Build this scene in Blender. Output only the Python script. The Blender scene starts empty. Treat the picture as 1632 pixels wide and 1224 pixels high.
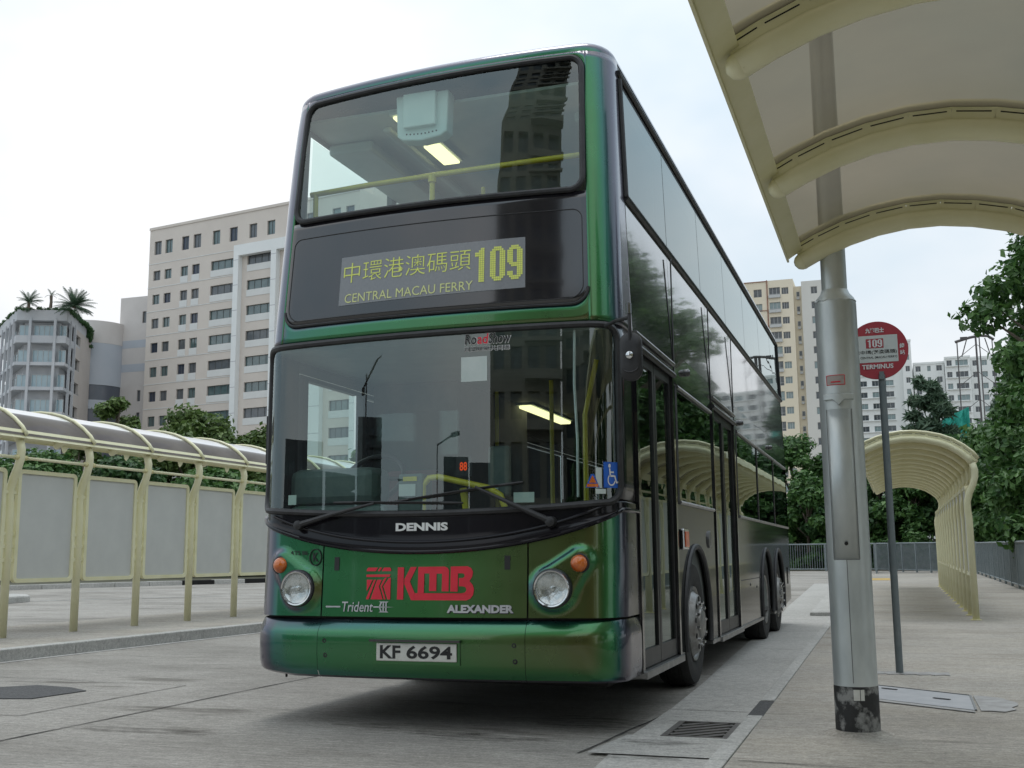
import bpy, bmesh, math, random
import numpy as np
from mathutils import Vector, Matrix
from mathutils.geometry import tessellate_polygon

S = bpy.context.scene
COL = S.collection
PI = math.pi
random.seed(7)

# ------------------------------------------------------------------ camera, sky, sun, exposure
cam = bpy.data.cameras.new("camera")
cam.sensor_fit = 'HORIZONTAL'; cam.sensor_width = 36.0
cam.lens = 36.0 * 1774.0 / 1632.0
cam.clip_start = 0.05; cam.clip_end = 3000
camo = bpy.data.objects.new("camera", cam); COL.objects.link(camo)
yaw, pitch, roll = 0.3287, 0.1546, -0.0086
fw = Vector((-math.sin(yaw)*math.cos(pitch), math.cos(yaw)*math.cos(pitch), math.sin(pitch)))
rt = Vector((math.cos(yaw), math.sin(yaw), 0)); up = rt.cross(fw)
r2 = math.cos(roll)*rt + math.sin(roll)*up
u2 = -math.sin(roll)*rt + math.cos(roll)*up
m = Matrix((r2, u2, -fw)).transposed().to_4x4()
m.translation = Vector((2.817, -6.439, 1.038))
camo.matrix_world = m
S.camera = camo

SUN_EL, SUN_AZ = math.radians(72), math.radians(-25)      # azimuth from +Y towards +X
world = bpy.data.worlds.new("World"); S.world = world; world.use_nodes = True
wn, wl = world.node_tree.nodes, world.node_tree.links
wn.clear()
wo = wn.new('ShaderNodeOutputWorld')
sky = wn.new('ShaderNodeTexSky'); sky.sky_type = 'NISHITA'; sky.sun_disc = False
sky.sun_elevation = SUN_EL; sky.sun_rotation = SUN_AZ
b1 = wn.new('ShaderNodeBackground'); b1.inputs['Strength'].default_value = 0.10
wl.new(sky.outputs[0], b1.inputs['Color'])
tc = wn.new('ShaderNodeTexCoord')
nz = wn.new('ShaderNodeTexNoise'); nz.inputs['Scale'].default_value = 1.7; nz.inputs['Detail'].default_value = 5
nz.inputs['Roughness'].default_value = 0.5
mp = wn.new('ShaderNodeMapping'); mp.inputs['Location'].default_value = (0.35, 0.2, 0.1); mp.inputs['Scale'].default_value = (1, 1, 1.8)
wl.new(tc.outputs['Generated'], mp.inputs[0]); wl.new(mp.outputs[0], nz.inputs['Vector'])
cr = wn.new('ShaderNodeValToRGB')
cr.color_ramp.elements[0].position = 0.40; cr.color_ramp.elements[0].color = (0.60, 0.735, 0.83, 1)
cr.color_ramp.elements[1].position = 0.64; cr.color_ramp.elements[1].color = (1.0, 1.0, 1.0, 1)
wl.new(nz.outputs['Fac'], cr.inputs[0])
b2 = wn.new('ShaderNodeBackground')
wl.new(cr.outputs[0], b2.inputs['Color'])
# standard overcast sky: brightness rises smoothly from the horizon to the zenith
sx = wn.new('ShaderNodeSeparateXYZ'); wl.new(tc.outputs['Generated'], sx.inputs[0])
gr = wn.new('ShaderNodeMapRange'); gr.inputs['From Min'].default_value = 0.0; gr.inputs['From Max'].default_value = 1.0
gr.inputs['To Min'].default_value = 0.80; gr.inputs['To Max'].default_value = 1.38
wl.new(sx.outputs['Z'], gr.inputs['Value']); wl.new(gr.outputs[0], b2.inputs['Strength'])
wm = wn.new('ShaderNodeMixShader'); wm.inputs[0].default_value = 0.88
wl.new(b1.outputs[0], wm.inputs[1]); wl.new(b2.outputs[0], wm.inputs[2]); wl.new(wm.outputs[0], wo.inputs[0])

sl = bpy.data.lights.new("sun", 'SUN'); sl.energy = 0.9; sl.angle = math.radians(20); sl.color = (1, 0.985, 0.96)
slo = bpy.data.objects.new("sun", sl); COL.objects.link(slo)
sd = Vector((math.sin(SUN_AZ)*math.cos(SUN_EL), math.cos(SUN_AZ)*math.cos(SUN_EL), math.sin(SUN_EL)))
slo.rotation_euler = sd.to_track_quat('Z', 'Y').to_euler()

S.view_settings.view_transform = 'Standard'; S.view_settings.look = 'None'
S.view_settings.exposure = 0.22; S.view_settings.gamma = 1.0; S.view_settings.use_curve_mapping = False
S.render.engine = 'CYCLES'
S.cycles.max_bounces = 10; S.cycles.transparent_max_bounces = 24; S.cycles.glossy_bounces = 5
S.cycles.caustics_reflective = False; S.cycles.caustics_refractive = False
S.cycles.use_denoising = True

# ------------------------------------------------------------------ materials
MATS = {}
def _new(name):
    mt = bpy.data.materials.new(name); mt.use_nodes = True
    n, l = mt.node_tree.nodes, mt.node_tree.links
    n.clear(); out = n.new('ShaderNodeOutputMaterial'); MATS[name] = mt
    return mt, n, l, out
def mat(name, c, rough=0.6, metal=0.0, c2=None, scale=6.0, detail=4, bump=0.0, bscale=40.0, coat=0.0, ior=1.5,
        stretch=(1, 1, 1), lo=0.35, hi=0.65, spec=0.5, emit=0.0, rvar=0.0):
    mt, n, l, out = _new(name)
    p = n.new('ShaderNodeBsdfPrincipled')
    p.inputs['Roughness'].default_value = rough; p.inputs['Metallic'].default_value = metal
    p.inputs['IOR'].default_value = ior; p.inputs['Specular IOR Level'].default_value = spec
    p.inputs['Coat Weight'].default_value = coat; p.inputs['Coat Roughness'].default_value = 0.03
    l.new(p.outputs[0], out.inputs[0])
    t = n.new('ShaderNodeTexCoord'); mp = n.new('ShaderNodeMapping'); mp.inputs['Scale'].default_value = stretch
    l.new(t.outputs['Object'], mp.inputs[0])
    if c2 is not None:
        z = n.new('ShaderNodeTexNoise'); z.inputs['Scale'].default_value = scale; z.inputs['Detail'].default_value = detail
        z.inputs['Roughness'].default_value = 0.6
        l.new(mp.outputs[0], z.inputs['Vector'])
        r = n.new('ShaderNodeValToRGB'); r.color_ramp.elements[0].position = lo; r.color_ramp.elements[1].position = hi
        r.color_ramp.elements[0].color = (*c, 1); r.color_ramp.elements[1].color = (*c2, 1)
        l.new(z.outputs['Fac'], r.inputs[0]); l.new(r.outputs[0], p.inputs['Base Color'])
        if rvar:
            ma = n.new('ShaderNodeMapRange'); ma.inputs['To Min'].default_value = rough-rvar; ma.inputs['To Max'].default_value = rough+rvar
            l.new(z.outputs['Fac'], ma.inputs['Value']); l.new(ma.outputs[0], p.inputs['Roughness'])
    else:
        p.inputs['Base Color'].default_value = (*c, 1)
    if bump:
        z2 = n.new('ShaderNodeTexNoise'); z2.inputs['Scale'].default_value = bscale; z2.inputs['Detail'].default_value = 5
        l.new(mp.outputs[0], z2.inputs['Vector'])
        b = n.new('ShaderNodeBump'); b.inputs['Strength'].default_value = bump; b.inputs['Distance'].default_value = 0.02
        l.new(z2.outputs['Fac'], b.inputs['Height']); l.new(b.outputs[0], p.inputs['Normal'])
    if emit:
        p.inputs['Emission Color'].default_value = (*c, 1); p.inputs['Emission Strength'].default_value = emit
    return mt
def glass(name, tint, ior=1.9, rough=0.0, wav=0.0):
    mt, n, l, out = _new(name)
    tr = n.new('ShaderNodeBsdfTransparent'); tr.inputs[0].default_value = (*tint, 1)
    g = n.new('ShaderNodeBsdfGlossy'); g.inputs['Roughness'].default_value = rough; g.inputs['Color'].default_value = (0.90, 0.98, 0.97, 1)
    ge = n.new('ShaderNodeNewGeometry'); dp_ = n.new('ShaderNodeVectorMath'); dp_.operation = 'DOT_PRODUCT'
    l.new(ge.outputs['Incoming'], dp_.inputs[0]); l.new(ge.outputs['Normal'], dp_.inputs[1])
    def mth(op, a, b=None):
        q = n.new('ShaderNodeMath'); q.operation = op
        for k_, v_ in ((0, a), (1, b)):
            if v_ is None: continue
            if isinstance(v_, (int, float)): q.inputs[k_].default_value = v_
            else: l.new(v_, q.inputs[k_])
        return q.outputs[0]
    f0 = ((ior-1)/(ior+1))**2
    fr_ = mth('ADD', mth('MULTIPLY', mth('POWER', mth('SUBTRACT', 1.0, mth('ABSOLUTE', dp_.outputs['Value'])), 5.0), 1-f0), f0)
    mx = n.new('ShaderNodeMixShader'); l.new(fr_, mx.inputs[0]); l.new(tr.outputs[0], mx.inputs[1]); l.new(g.outputs[0], mx.inputs[2])
    l.new(mx.outputs[0], out.inputs[0])
    if wav:
        t = n.new('ShaderNodeTexCoord'); z = n.new('ShaderNodeTexNoise'); z.inputs['Scale'].default_value = 1.3; z.inputs['Detail'].default_value = 1
        l.new(t.outputs['Object'], z.inputs['Vector'])
        b = n.new('ShaderNodeBump'); b.inputs['Strength'].default_value = wav; b.inputs['Distance'].default_value = 0.05
        l.new(z.outputs['Fac'], b.inputs['Height']); l.new(b.outputs[0], g.inputs['Normal'])
    return mt
def lamp_mat(name, c, strength):
    mt, n, l, out = _new(name)
    e = n.new('ShaderNodeEmission'); e.inputs[0].default_value = (*c, 1); e.inputs[1].default_value = strength
    l.new(e.outputs[0], out.inputs[0]); return mt

# colour-shift metallic bus paint: green face-on, teal to violet at glancing angles (the paint's own property)
def shift_paint():
    mt, n, l, out = _new('shift_paint')
    p = n.new('ShaderNodeBsdfPrincipled'); p.inputs['Metallic'].default_value = 0.85; p.inputs['Roughness'].default_value = 0.30
    p.inputs['Coat Weight'].default_value = 0.8; p.inputs['Coat Roughness'].default_value = 0.06
    lw = n.new('ShaderNodeLayerWeight'); lw.inputs[0].default_value = 0.5
    r = n.new('ShaderNodeValToRGB'); e = r.color_ramp.elements
    e[0].position = 0.0; e[0].color = (0.115, 0.125, 0.042, 1)
    e[1].position = 1.0; e[1].color = (0.12, 0.105, 0.145, 1)
    for ps, c in ((0.03, (0.085, 0.145, 0.047)), (0.075, (0.048, 0.172, 0.052)), (0.19, (0.036, 0.182, 0.074)), (0.29, (0.034, 0.150, 0.125)), (0.38, (0.048, 0.078, 0.098)), (0.54, (0.082, 0.072, 0.106))):
        q = e.new(ps); q.color = (*c, 1)
    l.new(lw.outputs['Facing'], r.inputs[0]); l.new(r.outputs[0], p.inputs['Base Color'])
    t = n.new('ShaderNodeTexCoord'); z = n.new('ShaderNodeTexNoise'); z.inputs['Scale'].default_value = 2.2
    l.new(t.outputs['Object'], z.inputs['Vector'])
    b = n.new('ShaderNodeBump'); b.inputs['Strength'].default_value = 0.018; b.inputs['Distance'].default_value = 0.02
    l.new(z.outputs['Fac'], b.inputs['Height']); l.new(b.outputs[0], p.inputs['Normal'])
    z3 = n.new('ShaderNodeTexNoise'); z3.inputs['Scale'].default_value = 9; z3.inputs['Detail'].default_value = 6
    l.new(t.outputs['Object'], z3.inputs['Vector'])
    ma = n.new('ShaderNodeMapRange'); ma.inputs['To Min'].default_value = 0.22; ma.inputs['To Max'].default_value = 0.36
    l.new(z3.outputs['Fac'], ma.inputs['Value']); l.new(ma.outputs[0], p.inputs['Roughness'])
    l.new(p.outputs[0], out.inputs[0]); return mt

def concrete(name, base, dark, tine=0.5, stain=0.5, tine_axis=(0.6, 9, 1), seed=0.0, warm=None):
    mt, n, l, out = _new(name)
    p = n.new('ShaderNodeBsdfPrincipled'); p.inputs['Roughness'].default_value = 0.88; p.inputs['Specular IOR Level'].default_value = 0.3
    l.new(p.outputs[0], out.inputs[0])
    t = n.new('ShaderNodeTexCoord')
    def noise(sc, det, st=(1, 1, 1), rough=0.6):
        mp = n.new('ShaderNodeMapping'); mp.inputs['Scale'].default_value = st; mp.inputs['Location'].default_value = (seed, seed*0.7, 0)
        mp.inputs['Rotation'].default_value = (0, 0, 0.02)
        l.new(t.outputs['Object'], mp.inputs[0])
        z = n.new('ShaderNodeTexNoise'); z.inputs['Scale'].default_value = sc; z.inputs['Detail'].default_value = det; z.inputs['Roughness'].default_value = rough
        l.new(mp.outputs[0], z.inputs['Vector']); return z.outputs['Fac']
    def ramp(src, a, b, ca, cb):
        r = n.new('ShaderNodeValToRGB'); r.color_ramp.elements[0].position = a; r.color_ramp.elements[1].position = b
        r.color_ramp.elements[0].color = (*ca, 1); r.color_ramp.elements[1].color = (*cb, 1); l.new(src, r.inputs[0]); return r.outputs[0]
    def mix(fac, a, b, mode='MULTIPLY'):
        x = n.new('ShaderNodeMix'); x.data_type = 'RGBA'; x.blend_type = mode; x.inputs[0].default_value = fac
        l.new(a, x.inputs[6]); l.new(b, x.inputs[7]); return x.outputs[2]
    big = ramp(noise(0.45, 6), 0.3, 0.7, dark, base)
    if warm:
        big = mix(0.6, big, ramp(noise(0.9, 5, (0.5, 1.3, 1)), 0.4, 0.7, (1, 1, 1), warm))
    c = mix(0.55, big, ramp(noise(28, 4), 0.3, 0.7, (0.72, 0.72, 0.72), (1.12, 1.12, 1.1)))
    c = mix(tine, c, ramp(noise(3.2, 6, tine_axis, 0.72), 0.30, 0.62, (0.55, 0.545, 0.54), (1.12, 1.12, 1.12)))
    c = mix(stain, c, ramp(noise(1.1, 3, (0.45, 2.2, 1)), 0.30, 0.40, (0.45, 0.44, 0.42), (1, 1, 1)))
    c = mix(tine*0.45, c, ramp(noise(2.0, 6, (0.9, 5.5, 1), 0.75), 0.36, 0.52, (0.68, 0.675, 0.67), (1.04, 1.04, 1.04)))
    c = mix(0.7, c, ramp(noise(17, 5, (1, 1.6, 1), 0.75), 0.32, 0.60, (0.66, 0.66, 0.66), (1.1, 1.1, 1.1)))
    c = mix(stain*0.8, c, ramp(noise(0.33, 7, (0.8, 1.4, 1), 0.65), 0.38, 0.56, (0.62, 0.615, 0.60), (1, 1, 1)))
    c = mix(stain, c, ramp(noise(5.5, 4, (0.7, 2.4, 1), 0.7), 0.27, 0.35, (0.40, 0.39, 0.37), (1, 1, 1)))
    c = mix(0.6, c, ramp(noise(75, 3), 0.28, 0.72, (0.55, 0.55, 0.55), (1.3, 1.3, 1.3)))
    l.new(c, p.inputs['Base Color'])
    b = n.new('ShaderNodeBump'); b.inputs['Strength'].default_value = 0.9; b.inputs['Distance'].default_value = 0.010
    l.new(noise(45, 5, (1, 2.5, 1)), b.inputs['Height']); l.new(b.outputs[0], p.inputs['Normal'])
    return mt

def leafmat(name, ca, cb, trans=0.25):
    mt, n, l, out = _new(name)
    g = n.new('ShaderNodeNewGeometry'); r = n.new('ShaderNodeValToRGB')
    r.color_ramp.elements[0].color = (*ca, 1); r.color_ramp.elements[1].color = (*cb, 1)
    l.new(g.outputs['Random Per Island'], r.inputs[0])
    p = n.new('ShaderNodeBsdfPrincipled'); p.inputs['Roughness'].default_value = 0.55; p.inputs['Specular IOR Level'].default_value = 0.4
    l.new(r.outputs[0], p.inputs['Base Color'])
    tl = n.new('ShaderNodeBsdfTranslucent'); l.new(r.outputs[0], tl.inputs[0])
    mx = n.new('ShaderNodeMixShader'); mx.inputs[0].default_value = trans
    l.new(p.outputs[0], mx.inputs[1]); l.new(tl.outputs[0], mx.inputs[2]); l.new(mx.outputs[0], out.inputs[0]); return mt

def acrylic(name, tint, diff, tfac, ior=1.35):
    mt, n, l, out = _new(name)
    tr = n.new('ShaderNodeBsdfTransparent'); tr.inputs[0].default_value = (*tint, 1)
    tl = n.new('ShaderNodeBsdfTranslucent'); df = n.new('ShaderNodeBsdfDiffuse')
    t = n.new('ShaderNodeTexCoord'); z = n.new('ShaderNodeTexNoise'); z.inputs['Scale'].default_value = 2.0; z.inputs['Detail'].default_value = 6
    l.new(t.outputs['Object'], z.inputs['Vector'])
    r = n.new('ShaderNodeValToRGB'); r.color_ramp.elements[0].position = 0.3; r.color_ramp.elements[1].position = 0.7
    r.color_ramp.elements[0].color = (*[v*0.8 for v in diff], 1); r.color_ramp.elements[1].color = (*[v*1.1 for v in diff], 1)
    l.new(z.outputs['Fac'], r.inputs[0]); l.new(r.outputs[0], tl.inputs[0]); l.new(r.outputs[0], df.inputs[0])
    m1 = n.new('ShaderNodeMixShader'); m1.inputs[0].default_value = 0.5; l.new(tl.outputs[0], m1.inputs[1]); l.new(df.outputs[0], m1.inputs[2])
    m2 = n.new('ShaderNodeMixShader'); m2.inputs[0].default_value = tfac; l.new(m1.outputs[0], m2.inputs[1]); l.new(tr.outputs[0], m2.inputs[2])
    gl = n.new('ShaderNodeBsdfGlossy'); gl.inputs['Roughness'].default_value = 0.3
    f = n.new('ShaderNodeFresnel'); f.inputs['IOR'].default_value = ior
    m3 = n.new('ShaderNodeMixShader'); l.new(f.outputs[0], m3.inputs[0]); l.new(m2.outputs[0], m3.inputs[1]); l.new(gl.outputs[0], m3.inputs[2])
    l.new(m3.outputs[0], out.inputs[0]); return mt

PAINT = shift_paint()
BELT = mat('belt_gloss', (0.010, 0.009, 0.012), 0.14, coat=0.15, ior=1.4, spec=0.35)
BLACKGLOSS = mat('black_gloss', (0.014, 0.013, 0.016), 0.08, coat=0.4, ior=1.75)
SIDEGLOSS = mat('grazing_dark_paint', (0.010, 0.014, 0.012), 0.09, c2=(0.016, 0.020, 0.018), scale=3, coat=0.9, ior=1.6, bump=0.045, bscale=1.6)  # likely the same green paint; its grazing-angle darkness is put into the colour
SKIRT = mat('grazing_dark_skirt', (0.010, 0.012, 0.011), 0.07, c2=(0.020, 0.021, 0.020), scale=5, coat=0.0, ior=1.35, spec=0.30, bump=0.03, bscale=2.0, stretch=(1, 0.3, 1))  # dark look of the side at grazing angles put into the colour
RUBBER = mat('rubber', (0.016, 0.016, 0.018), 0.5, c2=(0.03, 0.03, 0.032), scale=14)
TYRE = mat('tyre_rubber', (0.014, 0.014, 0.014), 0.85, c2=(0.03, 0.029, 0.027), scale=9, bump=0.2, bscale=60)
CHROME = mat('chrome', (0.75, 0.75, 0.75), 0.12, 1.0, c2=(0.6, 0.6, 0.6), scale=20)
STEEL = mat('wheel_steel', (0.34, 0.34, 0.33), 0.42, 0.7, c2=(0.20, 0.19, 0.18), scale=11)
ALU = mat('aluminium_trim', (0.33, 0.33, 0.33), 0.32, 0.9, c2=(0.2, 0.2, 0.2), scale=12)
DARKALU = mat('dark_trim', (0.022, 0.022, 0.024), 0.38, 0.1, c2=(0.034, 0.034, 0.034), scale=12, spec=0.35)
UNDER = mat('underbody', (0.012, 0.012, 0.012), 0.9, c2=(0.02, 0.018, 0.016), scale=5)
WSGLASS = glass('windscreen_glass', (0.78, 0.90, 0.86), 2.1)
SIDEGLASS = glass('side_glass', (0.16, 0.19, 0.18), 1.72, wav=0.02)
OPAQUEG = mat('opaque_blackout_pane', (0.012, 0.014, 0.014), 0.08, c2=(0.018, 0.02, 0.02), scale=2, coat=0.2)  # opaque stand-in for side glass, keeps daylight out of the lower saloon
CLEARGLASS = glass('clear_glass', (0.80, 0.88, 0.86), 1.45)
DOORGLASS = glass('door_glass', (0.50, 0.56, 0.52), 1.36, wav=0.02)
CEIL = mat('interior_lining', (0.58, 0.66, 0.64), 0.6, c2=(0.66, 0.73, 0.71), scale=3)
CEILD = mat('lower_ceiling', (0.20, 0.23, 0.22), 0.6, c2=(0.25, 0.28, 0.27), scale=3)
INNER = mat('interior_wall', (0.09, 0.105, 0.10), 0.7, c2=(0.13, 0.14, 0.135), scale=4)
FLOORIN = mat('interior_floor', (0.05, 0.055, 0.055), 0.7, c2=(0.08, 0.08, 0.08), scale=8)
DASH = mat('dashboard_plastic', (0.085, 0.12, 0.115), 0.5, c2=(0.11, 0.145, 0.135), scale=20)
SEATM = mat('seat_fabric', (0.10, 0.035, 0.04), 0.9, c2=(0.15, 0.05, 0.05), scale=30)
YELLOW = mat('yellow_rail', (0.72, 0.60, 0.03), 0.35, c2=(0.62, 0.5, 0.03), scale=9, coat=0.3)
LAMP = lamp_mat('lit_tube', (1.0, 0.88, 0.45), 1.6)
HATCH = mat('vent_plastic', (0.66, 0.80, 0.79), 0.5, c2=(0.72, 0.85, 0.84), scale=6)
REDPAINT = mat('red_print', (0.72, 0.02, 0.045), 0.4, c2=(0.64, 0.018, 0.04), scale=8)
WHITEPRINT = mat('white_print', (0.75, 0.75, 0.74), 0.5, c2=(0.68, 0.68, 0.67), scale=12)
BLACKPRINT = mat('black_print', (0.012, 0.012, 0.014), 0.5, c2=(0.02, 0.02, 0.02), scale=12)
SILVER = mat('silver_badge', (0.62, 0.62, 0.63), 0.35, 0.6, c2=(0.5, 0.5, 0.52), scale=18)
PLATEW = mat('plate_white', (0.66, 0.66, 0.62), 0.45, c2=(0.58, 0.57, 0.52), scale=16)
DISPBG = mat('display_board', (0.21, 0.22, 0.235), 0.35, c2=(0.23, 0.24, 0.255), scale=60, coat=0.5)
DISPY = mat('display_dots', (0.60, 0.66, 0.14), 0.5, c2=(0.66, 0.72, 0.18), scale=50, emit=0.10)
DISPE = mat('display_dots_pale', (0.56, 0.60, 0.26), 0.5, c2=(0.62, 0.65, 0.30), scale=50, emit=0.07)
BLUE = mat('blue_sticker', (0.01, 0.12, 0.55), 0.4, c2=(0.012, 0.10, 0.48), scale=9)
AMBER = mat('amber_lens', (0.72, 0.17, 0.008), 0.12, c2=(0.36, 0.055, 0.008), scale=14, coat=1.0)
ORANGE = mat('orange_lens', (0.90, 0.16, 0.03), 0.3, c2=(0.55, 0.07, 0.015), scale=9, coat=0.6)
LENS = mat('lamp_reflector', (0.72, 0.74, 0.73), 0.20, 0.9, c2=(0.50, 0.52, 0.51), scale=16, bump=0.35, bscale=18, coat=1.0)
CREAM = mat('cream_paint', (0.76, 0.73, 0.46), 0.42, c2=(0.82, 0.79, 0.54), scale=4, bump=0.04, bscale=30, coat=0.15)
CREAMD = mat('cream_paint_worn', (0.62, 0.55, 0.22), 0.5, c2=(0.76, 0.71, 0.44), scale=9)
BOARD = mat('grey_board', (0.55, 0.56, 0.53), 0.75, c2=(0.59, 0.60, 0.565), scale=2.5, bump=0.06, bscale=90)
ACRY = acrylic('smoky_acrylic', (0.27, 0.238, 0.175), (0.26, 0.22, 0.155), 0.62)
ACRYL = acrylic('grey_acrylic', (0.44, 0.42, 0.425), (0.33, 0.31, 0.315), 0.38, 1.02)
GALV = mat('galvanised_steel', (0.48, 0.515, 0.515), 0.42, 0.5, c2=(0.64, 0.675, 0.665), scale=5, stretch=(1, 1, 0.35), bump=0.05, bscale=26, rvar=0.08)
GALVD = mat('galvanised_seam', (0.16, 0.17, 0.17), 0.5, 0.4, c2=(0.22, 0.22, 0.22), scale=10)
GREYPOLE = mat('grey_painted_pole', (0.13, 0.16, 0.17), 0.5, c2=(0.17, 0.195, 0.20), scale=7)
TAR = mat('black_base_coat', (0.02, 0.02, 0.02), 0.6, c2=(0.26, 0.26, 0.25), scale=9, detail=8, lo=0.50, hi=0.60, bump=0.2)
SIGNRED = mat('sign_red', (0.36, 0.03, 0.045), 0.5, c2=(0.42, 0.045, 0.06), scale=5)
SIGNWHITE = mat('sign_white', (0.56, 0.60, 0.58), 0.5, c2=(0.62, 0.65, 0.62), scale=5)
FENCE = mat('fence_grey', (0.20, 0.24, 0.25), 0.5, 0.2, c2=(0.27, 0.30, 0.31), scale=3)
ROADM = concrete('road_concrete', (0.45, 0.428, 0.392), (0.36, 0.343, 0.315), 0.62, 0.9, (0.8, 11, 1), 3.1)
GUTTERM = concrete('gutter_concrete', (0.53, 0.52, 0.495), (0.45, 0.443, 0.42), 0.2, 0.3, (1, 3, 1), 5.0)
PAVEM = concrete('pavement_concrete', (0.50, 0.472, 0.425), (0.40, 0.378, 0.342), 0.5, 0.5, (0.7, 9, 1), 9.0, warm=(1.0, 0.965, 0.90))
KERBM = concrete('kerb_concrete', (0.57, 0.565, 0.54), (0.47, 0.465, 0.445), 0.15, 0.3, (1, 1, 4), 1.0)
JOINT = mat('joint_sealant', (0.035, 0.033, 0.03), 0.9, c2=(0.12, 0.11, 0.10), scale=5, lo=0.45, hi=0.75)
IRON = mat('cast_iron', (0.075, 0.07, 0.065), 0.65, 0.2, c2=(0.12, 0.11, 0.10), scale=18, bump=0.3, bscale=40)
HOLE_SHADE = mat('hole_shade', (0.008, 0.008, 0.008), 0.9, c2=(0.012, 0.012, 0.012), scale=5)  # near-black stands in for the shade inside pits, slots and holes
COVER = mat('cover_plate', (0.30, 0.31, 0.325), 0.6, 0.0, c2=(0.36, 0.365, 0.375), scale=6, bump=0.1, bscale=50)
PATCH = mat('light_mortar', (0.36, 0.36, 0.355), 0.9, c2=(0.27, 0.265, 0.255), scale=8, bump=0.2)
ASPH = mat('asphalt_patch', (0.05, 0.05, 0.052), 0.9, c2=(0.10, 0.10, 0.10), scale=50, bump=0.5, bscale=90)
LINEW = mat('road_line_white', (0.55, 0.55, 0.52), 0.7, c2=(0.40, 0.39, 0.37), scale=6)
LINEY = mat('tactile_yellow', (0.50, 0.33, 0.08), 0.7, c2=(0.42, 0.28, 0.08), scale=6)
SOIL = mat('verge_soil', (0.05, 0.055, 0.03), 0.95, c2=(0.08, 0.075, 0.05), scale=1.5)
BEIGE = mat('beige_cladding', (0.61, 0.555, 0.505), 0.75, c2=(0.65, 0.595, 0.54), scale=0.25)
BWHITE = mat('white_cladding', (0.74, 0.77, 0.77), 0.65, c2=(0.79, 0.81, 0.81), scale=0.3)
BSPAN = mat('pale_spandrel', (0.65, 0.66, 0.65), 0.65, c2=(0.70, 0.71, 0.70), scale=0.3)
GREYCON = mat('grey_concrete_wall', (0.46, 0.48, 0.51), 0.7, c2=(0.53, 0.54, 0.56), scale=0.4)
GREYSLAB = mat('grey_beige_slab', (0.56, 0.53, 0.51), 0.7, c2=(0.60, 0.57, 0.55), scale=0.3)
BLUEBAND = mat('blue_grey_band', (0.42, 0.46, 0.51), 0.6, c2=(0.45, 0.48, 0.53), scale=0.4)
DARKBAND = mat('dark_band_glass', (0.085, 0.10, 0.125), 0.25, c2=(0.11, 0.12, 0.145), scale=0.5)
WINGLASS = mat('window_glass', (0.055, 0.10, 0.105), 0.06, c2=(0.13, 0.19, 0.19), scale=0.35, ior=1.8, coat=0.5)
WINBLUE = mat('curtained_window_glass', (0.30, 0.42, 0.47), 0.12, c2=(0.38, 0.49, 0.53), scale=0.6, coat=0.5)
WINDARK = mat('dark_window_glass', (0.030, 0.040, 0.048), 0.08, c2=(0.10, 0.12, 0.13), scale=0.8, coat=0.4)
WINPALE = mat('pale_window_glass', (0.17, 0.24, 0.25), 0.12, c2=(0.24, 0.31, 0.31), scale=0.9, coat=0.4)
WFRAME = mat('window_frame', (0.09, 0.10, 0.10), 0.5, c2=(0.12, 0.13, 0.13), scale=2)
WFRAMEP = mat('pale_window_frame', (0.45, 0.47, 0.46), 0.5, c2=(0.5, 0.5, 0.5), scale=2)
YELLOWB = mat('yellow_render', (0.70, 0.63, 0.49), 0.8, c2=(0.74, 0.67, 0.54), scale=0.15, stretch=(1, 1, 0.3))
GREYB = mat('grey_render', (0.58, 0.57, 0.53), 0.8, c2=(0.62, 0.61, 0.57), scale=0.15, stretch=(1, 1, 0.3))
WHITEB = mat('white_render', (0.70, 0.72, 0.71), 0.8, c2=(0.76, 0.775, 0.76), scale=0.15, stretch=(1, 1, 0.3))
PIPE = mat('brown_pipe', (0.26, 0.12, 0.08), 0.6, c2=(0.3, 0.15, 0.1), scale=1)
TOWERM = mat('backlit_tower_render', (0.20, 0.19, 0.16), 0.8, c2=(0.24, 0.225, 0.19), scale=0.2)  # beige walls coloured dark to look backlit
TOWERD = mat('dark_tower_render', (0.07, 0.075, 0.08), 0.8, c2=(0.09, 0.09, 0.095), scale=0.3)
NET = mat('green_net', (0.02, 0.30, 0.24), 0.8, c2=(0.04, 0.36, 0.29), scale=1.2)
MAST = mat('mast_steel', (0.09, 0.085, 0.085), 0.6, 0.3, c2=(0.12, 0.11, 0.11), scale=2)
BARK = mat('bark', (0.10, 0.08, 0.06), 0.9, c2=(0.17, 0.14, 0.11), scale=6, bump=0.5, bscale=20)
LEAF1 = leafmat('leaf_mid', (0.030, 0.090, 0.022), (0.110, 0.220, 0.055))
LEAF2 = leafmat('leaf_dark', (0.022, 0.068, 0.024), (0.075, 0.160, 0.048))
LEAF3 = leafmat('leaf_pale', (0.055, 0.105, 0.065), (0.120, 0.185, 0.110))
LEAF4 = leafmat('leaf_olive', (0.055, 0.105, 0.025), (0.150, 0.225, 0.060))
PALML = leafmat('palm_leaf', (0.035, 0.075, 0.045), (0.085, 0.140, 0.080))

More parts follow.
